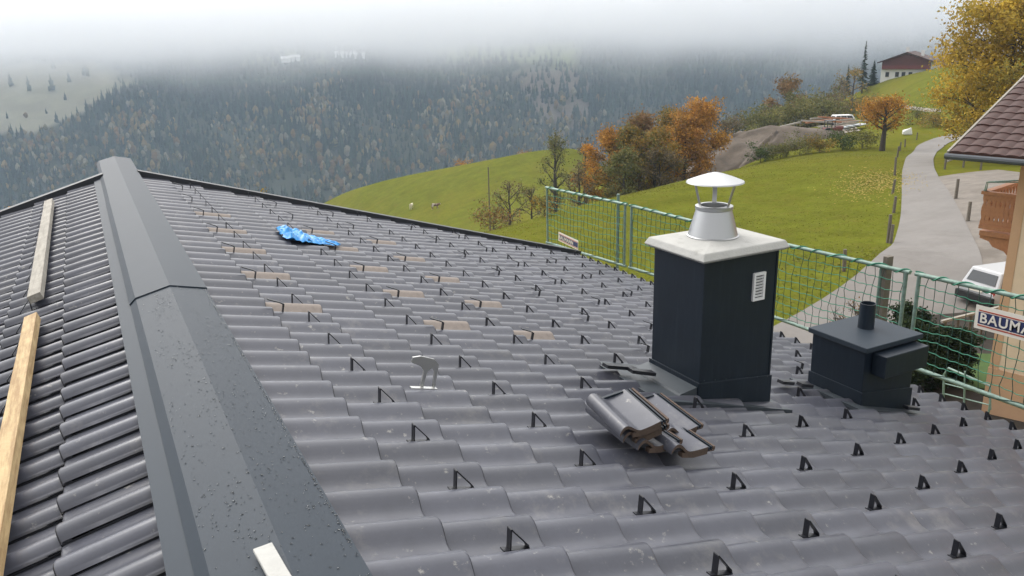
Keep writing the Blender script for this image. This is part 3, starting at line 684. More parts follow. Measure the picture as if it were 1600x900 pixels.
spare('spare roof tile with ribbed edge up, leaning on the pile towards the chimney', rp(972, 630, .090), DX*.95+NR*.24+YY*.0, YY-DX*.10+NR*.14)
spare('lowest spare roof tile at the down-slope end of the pile', rp(985, 664, .04), DX*.98+NR*.18+YY*.16, YY+DX*.03+NR*.02)
spare('broken spare roof tile wedged at the bottom of the pile', rp(935, 660, .02), DX*.95+NR*.22+YY*.10, YY+DX*.02)

# crumpled blue plastic sheet
def tarp():
    A, B, C_ = rr(.70, 5.95, .0), rr(1.26, 5.45, .0), rr(1.0, 6.5, 0); n, m = 46, 22; vs, fs = [], []
    a = on_roof(436, 366, .0); b = on_roof(530, 382, .0); d = b-a; sd = np.cross(NR, d); sd /= np.linalg.norm(sd)
    for i in range(n+1):
        t = i/n; w = .62*(1-t)**.7*(1 if t > .08 else .6+5*t)+.07
        for j in range(m+1):
            q = j/m-.5; bump = .030*(1-t)**.5+.014
            nz_ = abs(math.sin(9*t*3.1+6*q+2*math.sin(5*q+4*t)))*.55+abs(math.sin(17*q-11*t+1.7*math.sin(13*t)))*.45+.25*abs(math.sin(40*t+23*q))
            h = bump*nz_*(1-.6*abs(2*q)**3)-.006+(.045*math.exp(-((t-.12)/.08)**2)*abs(math.sin(14*q)) + .03*math.exp(-((t-.33)/.06)**2)*abs(math.sin(9*q+1)))
            P = a+d*(t+.02*math.sin(13*q+3*t))+sd*(q*w+.012*math.sin(25*t+7*q))+NR*h; vs.append(P)
    for i in range(n):
        for j in range(m): k = i*(m+1)+j; fs.append((k, k+m+1, k+m+2, k+1))
    mb = MB(); mb.add(vs, fs); o = mb.build('plastic_sheet', M['blue'], smooth=28); s = o.modifiers.new('t', 'SOLIDIFY'); s.thickness = .002
    tag(o, 'crumpled blue plastic sheet lying on the grey roof tiles', 'plastic sheet')
tarp()

# ------------------------------------------------------------------ guard fence along the eave
XF = 6.02
def xat(u, v): d = ray(u, v); return CAM + d*((XF-CAM[0])/d[0])
ZT = lambda y: np.interp(y, [0, 1.8, 4.5, 7.7, 10.2], [-.66, -.73, -.815, -.85, -.935])
ZB = lambda y: np.interp(y, [0, 1.7, 4.6, 7.0, 10.2], [-1.66, -1.685, -1.71, -1.75, -1.90])
def wob(a, b, f=3.1): return math.sin(a*f+b)*.6+math.sin(a*f*2.3+b*1.7)*.4
def panel(ya, yb, label, far_post):
    t = thing('guard_fence', label, 'fence', (XF, ya, ZB(ya)-.1), 'net guard fence panels along the eave')
    ys = np.linspace(ya, yb, 12)
    mb = MB(); mb.tube([(XF, y, ZT(y)) for y in ys], .021, 10); tr = kid(mb, 'top_rail', M['galv'], t, smooth=50)
    mb = MB(); mb.tube([(XF, y, ZB(y)) for y in ys], .021, 10); br = kid(mb, 'bottom_rail', M['galv'], t, smooth=50)
    for y in (ya+.04, yb-.04):
        mb = MB(); mb.tube([(XF, y, ZB(y)-.02), (XF, y, ZT(y)+.01)], .019, 8); kid(mb, 'post', M['galv'], t, smooth=50)
    # cord wound round the top rail
    mb = MB(); pts = []; n = int(abs(yb-ya)/.02)
    for k in range(n+1):
        y = ya+(yb-ya)*k/n; a = k*2*math.pi/13+.8*math.sin(k*.21); pts.append((XF+.026*math.cos(a), y, ZT(y)+.026*math.sin(a)))
    mb.tube(pts, .0075, 4); sub(mb, 'lacing_cord', M['net'], tr)
    mb = MB(); pts = [(XF+.025*math.cos(k*2*math.pi/16), ya+(yb-ya)*k/(n//2), ZB(ya+(yb-ya)*k/(n//2))+.025*math.sin(k*2*math.pi/16)) for k in range(n//2+1)]
    mb.tube(pts, .0035, 4); sub(mb, 'lacing_cord', M['netdark'], br)
    mv, mh = MB(), MB(); y = ya+.07; k = 0
    while y < yb-.05:
        zt_, zb_ = ZT(y), ZB(y); mv.tube([(XF-.012*math.sin(math.pi*q)+.006*wob(q*9, y*7), y+.018*wob(q*4, k*2.1), zb_+(zt_-zb_)*q) for q in np.linspace(0, 1, 9)], .0038, 4, caps=False); y += .105+.012*math.sin(k*1.7); k += 1
    for k in range(1, 9):
        q = k/9; pts = []
        for y in np.arange(ya+.04, yb-.02, .0525):
            sag = .014*abs(math.sin((y-ya)/.105*math.pi))-.01*wob(y*2.2, k)*1.5; pts.append((XF-.012*math.sin(math.pi*q), y, ZB(y)+(ZT(y)-ZB(y))*q-sag))
        mh.tube(pts, .0046, 4, caps=False)
    nt = kid(mv, 'net', M['netdark'], t); sub(mh, 'net_strand', M['net'], nt)
    return t
panel(7.62, 9.98, 'net guard fence panel at the far gable end with a small sign', True)
panel(2.96, 7.54, 'long net guard fence panel standing behind the clad chimney', False)
panel(-1.6, 2.90, 'net guard fence panel carrying the large banner near the peach house', False)
def standard(u, vt, vb, r, label, sq=False):
    P = xat(u, vt); Q = xat(u, vb); mb = MB(); x = XF+.07
    if sq: mb.beam((x, P[1], Q[2]-6.0), (x, P[1], P[2]), .085, .05, (0, 1, 0))
    else: mb.tube([(x, P[1], Q[2]-6.0), (x, P[1], P[2])], r, 10)
    o = mb.build('scaffold_post', M['post'] if sq else M['galv'], smooth=None if sq else 50); tag(o, label, 'post')
standard(960, 304, 420, .024, 'grey upright scaffold tube outside the fence near the small sign')
standard(1381, 402, 470, .05, 'weathered square timber post outside the fence above the vent housing', True)
standard(1371, 412, 470, .02, 'thin grey tube beside the square timber post')
# signs hung on the net
def sign(name, label, ya, yb, zc_a, zc_b, hgt, text, size):
    x = XF-.035; P = np.array([x, ya, zc_a]); Q = np.array([x, yb, zc_b]); d = Q-P; L = np.linalg.norm(d); d /= L; n = np.array([-1, 0, 0.0]); upv = np.cross(d, n)*-1
    if upv[2] < 0: upv = -upv
    t = thing(name, label, 'sign', P-upv*hgt/2)
    def sheet(nm, a0, a1, h0, h1, off, material):
        mb = MB(); c = [P+d*a+upv*h+n*off for a, h in ((a0, h0), (a1, h0), (a1, h1), (a0, h1))]; mb.hexa([q-n*.003 for q in c], c); return kid(mb, nm, material, t)
    sheet('panel', 0, L, -hgt/2, hgt/2, 0, M['signwhite'])
    sheet('name_band', L*.03, L*.985, -hgt*.27, hgt*.23, .003, M['signblue'])
    sheet('red_line', L*.03, L*.985, hgt*.27, hgt*.32, .003, M['signred']); sheet('red_line', L*.03, L*.985, -hgt*.37, -hgt*.32, .003, M['signred'])
    cu = bpy.data.curves.new('lettering', 'FONT'); cu.body = text; cu.size = size; cu.extrude = .0015; cu.align_y = 'CENTER'; cu.space_character = 1.12; cu.offset = size*.016
    tmp = bpy.data.objects.new('tmp', cu); COL.objects.link(tmp); dg = bpy.context.evaluated_depsgraph_get(); me = bpy.data.meshes.new_from_object(tmp.evaluated_get(dg)); bpy.data.objects.remove(tmp)
    w = max(v.co.x for v in me.vertices); k = min(1.0, L*.92/w) if w else 1
    me.materials.clear(); me.materials.append(M['signwhite']); o = link('lettering', me, t); A = P+d*(L*.045)+upv*(-hgt*.02)+n*.008
    o.matrix_parent_inverse = Matrix.Translation(-t.location)
    o.matrix_basis = Matrix(((d[0]*k, upv[0], n[0], A[0]), (d[1]*k, upv[1], n[1], A[1]), (d[2]*k, upv[2], n[2], A[2]), (0, 0, 0, 1)))
M['signwhite'] = mat('sign_white', (.72, .68, .60), .6); M['signblue'] = mat('sign_blue', (.02, .03, .10), .5); M['signred'] = mat('sign_red', (.38, .06, .03), .6)
a = xat(1529, 493); sign('banner_sign', 'large white banner with blue band reading BAUMANN on the net fence', a[1]+.01, a[1]-1.05, a[2]+.0, a[2]+.03, .215, 'BAUMANN', .125)
a = xat(875.5, 368.5); b = xat(906, 383); sign('banner_sign', 'small white sign with blue band at the far end of the net fence', a[1], b[1], a[2], b[2], .155, 'BAUMANN', .085)

# ------------------------------------------------------------------ neighbouring house
E1 = np.array([math.sin(R(168)), math.cos(R(168)), 0]); E2 = np.array([math.sin(R(78)), math.cos(R(78)), 0]); EZ = np.array([0, 0, 1.0])
EC = pix(1484, 237, 22.0)                # eave corner
gzh = gz(EC[0]+2, EC[1]-2)
nb = thing('neighbour_house', 'peach plastered house with red-brown tiled roof and carved wooden balcony', 'house', (EC[0]+1.2*E1[0]+1.0*E2[0], EC[1]+1.2*E1[1]+1.0*E2[1], gzh-.3))
WC = EC+1.25*E1+1.0*E2
def hb(name, material, a0, a1, b0, b1, z0, z1, par=None, **k):   # box in the house frame from the wall corner
    mb = MB(); c = WC*np.array([1, 1, 0])+E1*(a0+a1)/2+E2*(b0+b1)/2+EZ*(z0+z1)/2; mb.box(c, (a1-a0, b1-b0, z1-z0), E1, E2, EZ)
    return kid(mb, name, material, nb, **k) if par is None else sub(mb, name, material, par, **k)
zE = EC[2]
hb('wall', M['plaster'], 0, 9, 0, 9, gzh-.4, zE-.05)
hb('corner_band', M['plaster2'], -.012, .20, -.012, .20, gzh+1.25, zE-.3)
hb('plinth', M['plaster2'], -.03, 9.03, -.03, 9.03, gzh-.4, gzh+1.25)
TR = math.tan(R(21)); cr, sr = math.cos(R(21)), math.sin(R(21)); DU = E2*cr+EZ*sr; NU = EZ*cr-E2*sr
mb = MB(); a = [EC, EC+E1*11, EC+E1*11+DU*6.5, EC+DU*6.5]; mb.hexa([p-NU*.16 for p in a], [p-NU*.01 for p in a]); rf = kid(mb, 'roof', M['bwood'], nb)
mb = MB(); pts = [EC-E2*.07-EZ*.10+E1*q for q in (-.06, 11)]; mb.tube(pts, .075, 10); sub(mb, 'gutter', M['gutter'], rf)
mb = MB(); mb.beam(EC-E1*.03-NU*.09-DU*.03, EC-E1*.03-NU*.09+DU*6.5, .05, .24, NU); sub(mb, 'barge_board', M['wood_old'], rf)
mb = MB(); tw, tl = .30, .36; n = 7; vs = []; fs = []
for s, dz in ((0, .035), (tl+.05, .008)): vs += [((k/(n-1))*tw*1.03, s, dz+.028*math.sin(k/(n-1)*math.pi)**1.0) for k in range(n)]
vs += [((k/(n-1))*tw*1.03, 0, .0) for k in range(n)]
fs = [(k, k+1, n+k+1, n+k) for k in range(n-1)]+[(2*n+k, 2*n+k+1, k+1, k) for k in range(n-1)]; mb.add(vs, fs); RT = mb.mesh('red_roof_tile', M['redtile'], 40)
ninv = Matrix.Translation(-nb.location)
for r_ in range(16):
    for c_ in range(17):
        P = EC+E1*(.02+c_*tw)+DU*(-.04+r_*tl)+NU*(.0+rng.normal(0, .003)); o = link('roof_tile', RT, rf)
        o.matrix_basis = Matrix(((E1[0], DU[0], NU[0], P[0]), (E1[1], DU[1], NU[1], P[1]), (E1[2], DU[2], NU[2], P[2]), (0, 0, 0, 1)))
# balcony on the far side wall
zf = pix(1540, 399, 20.6)[2]; bz = zf
def bb(name, material, a0, a1, b0, b1, z0, z1, par): return hb(name, material, a0, a1, b0, b1, z0, z1, par)
bal = hb('balcony', M['bwood'], -.80, 0, .25, 4.6, bz-.06, bz+.06)
bb('hand_rail', M['bwood'], -.86, -.70, .2, 4.6, bz+.98, bz+1.06, bal); bb('hand_rail', M['bwood'], -.86, .0, .18, .30, bz+.98, bz+1.06, bal)
bb('bottom_rail', M['bwood'], -.82, 0, .20, .28, bz+.12, bz+.22, bal)
mb = MB(); n = 12
prof = [(.055, 0), (.055, .08), (.035, .16), (.060, .30), (.060, .42), (.030, .55), (.055, .66), (.055, .76)]
for s, w in ((1, 0),): pass
poly = [(w, 0, z) for w, z in prof]+[(-w, 0, z) for w, z in prof[::-1]]; mb.prism(poly, (0, .03, 0)); BAL = mb.mesh('baluster', M['bwood'])
for k in range(8):
    P = WC*np.array([1, 1, 0])+E1*(-.76+k*.103)+E2*.22+EZ*(bz+.22); o = link('baluster', BAL, bal); o.matrix_basis = Matrix(((E1[0], E2[0], 0, P[0]), (E1[1], E2[1], 0, P[1]), (0, 0, 1, P[2]), (0, 0, 0, 1)))
for k in range(20):
    P = WC*np.array([1, 1, 0])+E1*(-.79)+E2*(.36+k*.2)+EZ*(bz+.22); o = link('baluster', BAL, bal); o.matrix_basis = Matrix(((E2[0], -E1[0], 0, P[0]), (E2[1], -E1[1], 0, P[1]), (0, 0, 1, P[2]), (0, 0, 0, 1)))
c = WC*np.array([1, 1, 0])
for b_ in (.32, 2.4, 4.4):
    mb = MB(); poly = [c+E1*a+E2*b_+EZ*z for a, z in ((-.80, bz-.06), (-.80, bz-.14), (-.58, bz-.20), (-.48, bz-.32), (-.20, bz-.40), (0, bz-.62), (0, bz-.06))]; mb.prism(poly, E2*.14); sub(mb, 'corbel', M['bwood'], bal)
for k in range(2):
    mb = MB(); mb.tube([c+E1*-.8+E2*(.2+k*.1)+EZ*(bz+1.06), c+E1*-.78+E2*(.2+k*.1)+EZ*(bz+1.28), c+E1*0+E2*.3+EZ*(bz+1.36+.05*k)], .018, 6); sub(mb, 'wire_rail', M['galv'], bal)
# letter box and glass canopy on the wall that faces the camera
P = hit(1572, 640, 12, 40)
hb('letter_box', mat('green_box', (.05, .075, .07), .5), .95, 1.32, -.18, -.01, gzh+1.35, gzh+1.72, bevel=.01)
hb('glass_canopy', mat('green_glass', (.28, .36, .32), .2), 1.0, 2.6, -.75, -.01, gzh+2.45, gzh+2.49)
mb = MB(); p0 = WC*np.array([1, 1, 0])+E1*1.3; mb.tube([p0-E2*.01+EZ*(gzh+2.15), p0-E2*.28+EZ*(gzh+2.12)], .02, 8); mb.lathe([(.02, .12), (.10, .05), (.10, .0)], p0-E2*.28+EZ*(gzh+2.0), 12); kid(mb, 'wall_lamp', M['black'], nb)

# ------------------------------------------------------------------ trees
PAL = {'yellow': [(.488, .329, .043), (.403, .268, .037), (.293, .232, .049), (.537, .378, .061)], 'orange': [(.439, .207, .037), (.366, .177, .037), (.293, .171, .049), (.488, .256, .043)],
       'rust': [(.268, .152, .061), (.220, .128, .061), (.305, .183, .073), (.195, .146, .061)], 'olive': [(.146, .152, .049), (.122, .122, .043), (.207, .183, .061)], 'brown': [(.171, .128, .073), (.146, .116, .073), (.195, .146, .067)],
       'mix': [(.305, .195, .043), (.207, .171, .049), (.146, .146, .049), (.342, .207, .043)], 'green': [(.067, .104, .030), (.059, .085, .027), (.098, .122, .037)]}
def leafy(name, label, cat, base, h, r, pal, leaves=2600, size=.28, group=None, trunk=.22, low=.22, limbs=11, lean=0.0, seed=0, spread=1.0, bare=False, narrow=1.0):
    g = np.random.default_rng(seed+11); base = np.array(base, float); t = thing(name, label, cat, base, group)
    tr = MB(); tw = np.array([lean*h, 0, 0]); top = base+np.array([0, 0, h*.9])+tw; r0 = h*.028*trunk/.22
    ax = [base+np.array([g.normal(0, .012*h)*q, g.normal(0, .012*h)*q, h*.9*q])+tw*q for q in np.linspace(0, 1, 8)]; ax[0] = base-np.array([0, 0, .3])
    tr.tube(ax, [r0*(1-.9*q)+.01 for q in np.linspace(0, 1, 8)], 7)
    tips = []
    for k in range(limbs):
        q = low+(.93-low)*(k+.5)/limbs; p = base+np.array([0, 0, h*.9*q])+tw*q; a = k*2.4+g.normal(0, .3)
        env = math.sin(math.pi*min(1, max(.12, (q-low+.16)/(1.10-low))))**.8
        L = r*env*g.uniform(.72, 1.12); el = g.uniform(.15, .6)+.5*(q-.3)
        d = np.array([math.cos(a)*math.cos(el), math.sin(a)*math.cos(el), math.sin(el)*narrow]); m1 = p+d*L*.5+np.array([0, 0, L*.02]); e = p+d*L+np.array([0, 0, L*.06])
        tr.tube([p, m1, e], [r0*.42*(1-q*.6)+.006, r0*.25*(1-q*.5)+.005, .006], 5, caps=False); tips.append((e, .8)); tips.append((m1, .6))
        for j in range(5):
            f = g.uniform(.3, 1); s = p+(e-p)*f; dd = d+g.normal(0, .65, 3); dd[2] += .25; dd /= np.linalg.norm(dd); l2 = L*g.uniform(.25, .5)*spread; e2 = s+dd*l2
            tr.tube([s, (s+e2)/2+g.normal(0, .03*L, 3), e2], [r0*.14+.004, r0*.09+.004, .005], 4, caps=False); tips.append((e2, .6))
            if bare:
                for _ in range(4):
                    d3 = dd+g.normal(0, .6, 3); d3 /= np.linalg.norm(d3); tr.tube([s+(e2-s)*g.uniform(.3, 1), e2+d3*l2*.6], [.008, .004], 3, caps=False)
    tips.append((top, .7)); kid(tr, 'trunk', M['bark'], t, fix=False)
    if leaves:
        T = np.array([p for p, _ in tips]); k = g.integers(0, len(T), leaves); tone = g.uniform(.65, 1.25, len(T)); pc = np.array(PAL[pal]); ptip = g.integers(0, len(pc), len(T))
        c = T[k]+g.normal(0, 1, (leaves, 3))*np.array([.15, .15, .12])*min(r, 3.6); c[:, 2] = np.maximum(c[:, 2], base[2]+h*low*.55)
        ci = np.where(g.random(leaves) < .65, ptip[k], g.integers(0, len(pc), leaves)); cc = pc[ci]*tone[k][:, None]*g.uniform(.75, 1.25, (leaves, 1))
        X = g.normal(0, 1, (leaves, 3)); X /= np.linalg.norm(X, axis=1)[:, None]; Y = np.cross(X, g.normal(0, 1, (leaves, 3))); Y /= np.linalg.norm(Y, axis=1)[:, None]
        sz = size*g.uniform(.55, 1.2, (leaves, 1)); V = np.stack([c-X*sz*.5, c+Y*sz*.32, c+X*sz*.5, c-Y*sz*.32], 1).reshape(-1, 3)
        me = bpy.data.meshes.new('crown'); me.from_pydata(V.tolist(), [], np.arange(leaves*4).reshape(-1, 4).tolist()); me.materials.append(M['leaf'])
        ca = me.color_attributes.new('Col', 'FLOAT_COLOR', 'POINT'); ca.data.foreach_set('color', np.c_[np.repeat(cc, 4, axis=0), np.ones(leaves*4)].astype(np.float32).ravel()); me.update()
        o = link('crown', me, t); o.matrix_parent_inverse = Matrix.Translation(-t.location)
    return t
def at(u, d, dz=0):
    P = pix(u, 300, d); return np.array([P[0], P[1], gz(P[0], P[1])+dz])
def htop(u, v, d, base): return pix(u, v, d)[2]-base[2]
def T(u, vtop, d, wpx, pal, label, name='broadleaf_tree', cat='tree', seed=0, **k):
    b = at(u, d); h = max(1.0, htop(u, vtop, d, b)); r = wpx/2*d/F_PX*1.28
    return leafy(name, label, cat, b, h, r, pal, seed=seed, **k)
T(1552, -22, 74, 146, 'yellow', 'tall yellow autumn tree standing beside the road bend above the red-brown roof', seed=1, leaves=38000, size=.26, low=.12, limbs=34, trunk=.2)
T(1502, 120, 80, 66, 'yellow', 'lower yellow bushy tree at the foot of the tall yellow tree', seed=31, leaves=2600, size=.32, low=.15, limbs=12)
b_ = hit(1378, 236); leafy('apple_tree', 'small round orange-brown apple tree standing alone on the meadow edge', 'tree', b_, 6.0, 2.5, 'orange', 2600, .26, seed=2, low=.35, limbs=12, trunk=.42)
G = 'autumn trees in the gully behind the meadow'
T(952, 187, 96, 62, 'orange', 'bright orange autumn tree on the gully edge, left of the rust trees', seed=3, leaves=9500, size=.30, group=G, low=.16, limbs=15)
T(1000, 165, 100, 70, 'rust', 'tall rust-brown tree in the middle of the gully group', seed=4, leaves=9500, size=.30, group=G, low=.14, limbs=15)
T(1045, 158, 106, 66, 'mix', 'yellow-brown tree beside the orange topped gully tree', seed=5, leaves=9500, size=.30, group=G, low=.14, limbs=15)
T(1090, 147, 103, 64, 'orange', 'orange topped tree with dark lower crown in the gully group next to the earth bank', seed=6, leaves=9500, size=.30, group=G, low=.25, limbs=15)
T(975, 222, 90, 50, 'olive', 'olive green shrubby tree in front of the rust trees', seed=7, leaves=3600, size=.3, group=G, low=.12)
T(1030, 228, 92, 56, 'brown', 'brown half bare shrubby tree in front of the rust trees', seed=8, leaves=2600, size=.26, group=G, low=.1, bare=True)
T(915, 205, 110, 40, 'brown', 'brown thin-leaved tree behind the orange tree', seed=9, leaves=1500, size=.3, group=G, low=.12)
T(1068, 172, 99, 60, 'orange', 'orange-brown tree filling the gap beside the orange topped gully tree', seed=33, leaves=7000, size=.3, group=G, low=.12, limbs=15)
T(978, 182, 95, 56, 'mix', 'golden green tree between the bright orange and the tall rust tree', seed=34, leaves=7000, size=.3, group=G, low=.12, limbs=15)
T(1022, 196, 94, 60, 'mix', 'yellow-green tree in front of the tall rust tree', seed=35, leaves=6000, size=.3, group=G, low=.10, limbs=15)
T(868, 190, 118, 44, 'olive', 'olive green pointed tree standing before the lower meadow', seed=10, leaves=2400, size=.3, low=.1, limbs=16, narrow=1.6)
T(905, 248, 90, 40, 'brown', 'low brown tree at the meadow crest below the pointed tree', seed=12, leaves=1000, size=.26, low=.1, bare=True)
T(795, 275, 72, 56, 'brown', 'nearly bare grey-brown tree left of the net fence', seed=13, leaves=900, size=.18, low=.08, limbs=14, bare=True)
T(830, 290, 64, 50, 'brown', 'bare forked tree just left of the fence end', seed=14, leaves=260, size=.16, low=.1, limbs=13, bare=True)
T(770, 352, 54, 60, 'rust', 'low rust-leaved bush peeping over the roof verge', name='bush', cat='bush', seed=15, leaves=900, size=.16, low=.05, bare=True)
T(850, 330, 56, 40, 'mix', 'low leafy bush beside the fence end post', name='bush', cat='bush', seed=16, leaves=700, size=.16, low=.05, bare=True)
T(412, 281, 150, 34, 'yellow', 'round golden tree top showing above the roof verge', seed=17, leaves=2200, size=.5, low=.25)
T(8, 296, 110, 50, 'orange', 'orange tree showing beyond the left verge of the roof', seed=18, leaves=2200, size=.4, low=.2)
T(-25, 302, 105, 50, 'rust', 'rust tree at the left verge next to the orange one', seed=19, leaves=1800, size=.4, low=.2)
T(725, 256, 225, 22, 'orange', 'small orange bush on the rim of the lower meadow', name='bush', cat='bush', seed=20, leaves=500, size=.4, low=.05)
T(820, 240, 215, 30, 'rust', 'low rust bush on the rim of the lower meadow', name='bush', cat='bush', seed=21, leaves=600, size=.4, low=.05)
G2 = 'shrubs and trees round the building site'
T(1222, 102, 178, 64, 'rust', 'large reddish-brown tree standing above the shrubs behind the building site', seed=22, leaves=5200, size=.5, low=.15, limbs=15)
for k, (u, v, d, w, p) in enumerate([(1130, 188, 150, 60, 'brown'), (1165, 180, 155, 60, 'olive'), (1205, 166, 150, 70, 'olive'), (1250, 158, 152, 70, 'olive'), (1285, 150, 158, 56, 'brown'), (1235, 176, 142, 56, 'olive'), (1190, 185, 138, 50, 'olive'), (1145, 165, 175, 50, 'brown'), (1275, 168, 143, 50, 'olive')]):
    T(u, v, d, w, p, 'dense olive-brown shrub in the thicket behind the building site', name='shrub', cat='shrub', seed=40+k, leaves=1800, size=.42, low=.05, group=G2, limbs=12)
for k, (u, v, d, w, p, lb) in enumerate([(1298, 112, 215, 36, 'brown', 'brown half bare tree on the slope left of the white farmhouse'), (1318, 100, 225, 36, 'mix', 'golden brown tree next to the tall thin spruce'), (1290, 130, 200, 40, 'olive', 'olive bush low on the slope under the farmhouse'), (1335, 165, 160, 50, 'mix', 'golden bush beside the earth track'), (1358, 176, 150, 40, 'orange', 'orange bush behind the apple tree'), (1451, 88, 262, 24, 'orange', 'small orange tree right of the white farmhouse'), (1130, 158, 190, 40, 'brown', 'thin bare tree left of the reddish-brown tree')]):
    T(u, v, d, w, p, lb, seed=60+k, leaves=1300, size=.42, low=.08)
def spruce(label, u, vtop, d, wpx, seed):
    g = np.random.default_rng(seed); b = at(u, d); h = htop(u, vtop, d, b); r = wpx/2*d/F_PX; t = thing('spruce_tree', label, 'tree', b)
    m = MB(); m.tube([b-np.array([0, 0, .3]), b+np.array([0, 0, h*.97])], [h*.018, .02], 6); kid(m, 'trunk', M['bark'], t)
    m = MB()
    for k in range(420 if d < 60 else 200):
        q = g.random()**.8; z = h*(.06+.93*q); L = r*(1-q)**.85*g.uniform(.35, 1.25)+.05; a = g.random()*6.283; d_ = np.array([math.cos(a), math.sin(a), 0]); s = np.array([-d_[1], d_[0], 0]); p = b+np.array([0, 0, z]); w = L*.30+.05
        m.add([p+np.array([0, 0, .1]), p+d_*L*.6+s*w-np.array([0, 0, L*.22]), p+d_*L-np.array([0, 0, L*.38]), p+d_*L*.6-s*w-np.array([0, 0, L*.22]), p-np.array([0, 0, L*.2])], [(0, 1, 2), (0, 2, 3), (4, 2, 1), (4, 3, 2)], tuple(np.array((.022, .036, .02))*g.uniform(.7, 1.4)))
    kid(m, 'crown', M['leaf'], t, fix=False); return t
spruce('tall thin dark spruce rising above the slope left of the white farmhouse', 1331, 62, 232, 20, 1)
spruce('short dark spruce close to the white farmhouse', 1346, 94, 236, 20, 2)
spruce('tiny dark spruce beside the thin one', 1308, 100, 240, 18, 3)
PAL['hedge'] = [(.022, .04, .016), (.03, .05, .02), (.018, .03, .014), (.04, .055, .02)]
for k, (u, v, d, w) in enumerate([(1440, 462, 24.5, 46), (1464, 474, 24.2, 44), (1446, 495, 22.8, 60), (1482, 508, 23.6, 50), (1508, 510, 24.4, 50), (1534, 514, 24.6, 46)]):
    T(u, v, d, w, 'hedge', 'dense dark green garden shrub in the hedge below the parked car', name='hedge_shrub', cat='shrub', seed=120+k, leaves=5200, size=.10, low=.03, limbs=20, narrow=1.5, group='garden hedge')
T(1362, 462, 24, 80, 'rust', 'thin garden bush with reddish leaves behind the vent housing', name='bush', cat='bush', seed=90, leaves=420, size=.07, low=.05, limbs=14, bare=True)

# ------------------------------------------------------------------ white farmhouse on the hill
def gable_house(name, label, c, L, W, hw, hr, yaw, wall, roofm, windows, over=1.2, upper=None):
    X = np.array([math.sin(yaw), math.cos(yaw), 0]); Y = np.array([-X[1], X[0], 0]); c = np.array(c, float); t = thing(name, label, 'house', c)
    mb = MB(); mb.box(c+EZ*(hw/2-.6), (L, W, hw+1.2), X, Y, EZ)
    for s in (-1, 1): mb.prism([c+X*s*L/2+Y*W/2+EZ*hw, c+X*s*L/2-Y*W/2+EZ*hw, c+X*s*L/2+EZ*(hw+hr)], -X*s*.3)
    kid(mb, 'wall', wall, t)
    k = hr/(W/2); mb = MB()
    for s in (-1, 1):
        a = [c-X*(L/2+over)+EZ*(hw+hr+.12), c+X*(L/2+over)+EZ*(hw+hr+.12), c+X*(L/2+over)+Y*s*(W/2+over)+EZ*(hw-k*over+.12), c-X*(L/2+over)+Y*s*(W/2+over)+EZ*(hw-k*over+.12)]
        mb.hexa(a, [p+EZ*.22 for p in a])
    rf = kid(mb, 'roof', roofm, t)
    return t, X, Y, rf
def roof_hit(u, v, d): return pix(u, v, d)
cz_ = at(1399, 240, -1.3); ya = R(27.3)+math.atan((1406-800)/F_PX)
gh, X, Y, rf = gable_house('farmhouse', 'white walled farmhouse with dark red wooden upper storey and broad low roof on the hill', cz_, 12, 11.5, 4.8, 2.1, ya+R(8), M['white'], M['redtile'], None, 1.0)
fd = -X
P0 = cz_-X*6.0; mb = MB(); mb.box(P0-X*.06+EZ*4.0, (.14, 11.3, 2.0), X, Y, EZ); mb.prism([P0-X*.13+Y*5.6+EZ*5.0, P0-X*.13-Y*5.6+EZ*5.0, P0-X*.13+EZ*6.8], X*.1); kid(mb, 'wooden_storey', mat('dark_red_boards', (.10, .028, .024), .7, var=.2, scale=1), gh)
mb = MB(); mb.box(P0-X*.55+EZ*3.12, (.95, 11.0, .12), X, Y, EZ); mb.box(P0-X*1.0+EZ*3.6, (.06, 11.0, .8), X, Y, EZ); kid(mb, 'balcony', mat('dark_red_rail', (.13, .03, .028), .7), gh)
for k, yy in enumerate((4.2, 1.9, .4, -1.2, -3.6)):
    mb = MB(); mb.box(P0-X*.04+Y*yy+EZ*1.75, (.10, .85, 1.15), X, Y, EZ); w_ = kid(mb, 'window', M['glass'], gh)
    mb = MB(); mb.box(P0-X*.10+Y*yy+EZ*1.12, (.16, 1.0, .08), X, Y, EZ); sub(mb, 'sill', M['conc'], w_)
for yy, zz in ((0.6, 6.4), (-3.0, 5.6)):
    mb = MB(); mb.box(cz_-X*2+Y*yy+EZ*(zz+.9), (.7, .7, 1.8), X, Y, EZ); mb.box(cz_-X*2+Y*yy+EZ*(zz+1.86), (.9, .9, .12), X, Y, EZ); sub(mb, 'chimney', M['white'], rf)
# farms dissolving in the fog of the far slope
def far_ground(u, v):
    r = ray(u, v); r = r/math.hypot(r[0], r[1]); t = np.linspace(820, 1900, 2000); P = CAM+t[:, None]*r; q = P[:, :2]-CAM[:2]; w, l = q @ VF, q @ VL
    b = np.nonzero(P[:, 2] < hill_z(w, l))[0]; return P[b[0] if len(b) else -1]
for u, v, L, lb in ((540, 93, 30, 'long pale roofed barn on the foggy rim of the far slope'), (462, 99, 14, 'small pale farm building in the fog left of the barn'), (447, 101, 12, 'smallest pale farm hut in the fog beside the farm building'), (562, 95, 16, 'pale roofed shed in the fog right of the long barn')):
    P = far_ground(u, v); gable_house('farm_building', lb, P+EZ*4, L, 10, 5, 3, YAW+R(80), M['white'], mat('pale_metal_roof', (.75, .75, .75), .4), None, .8)

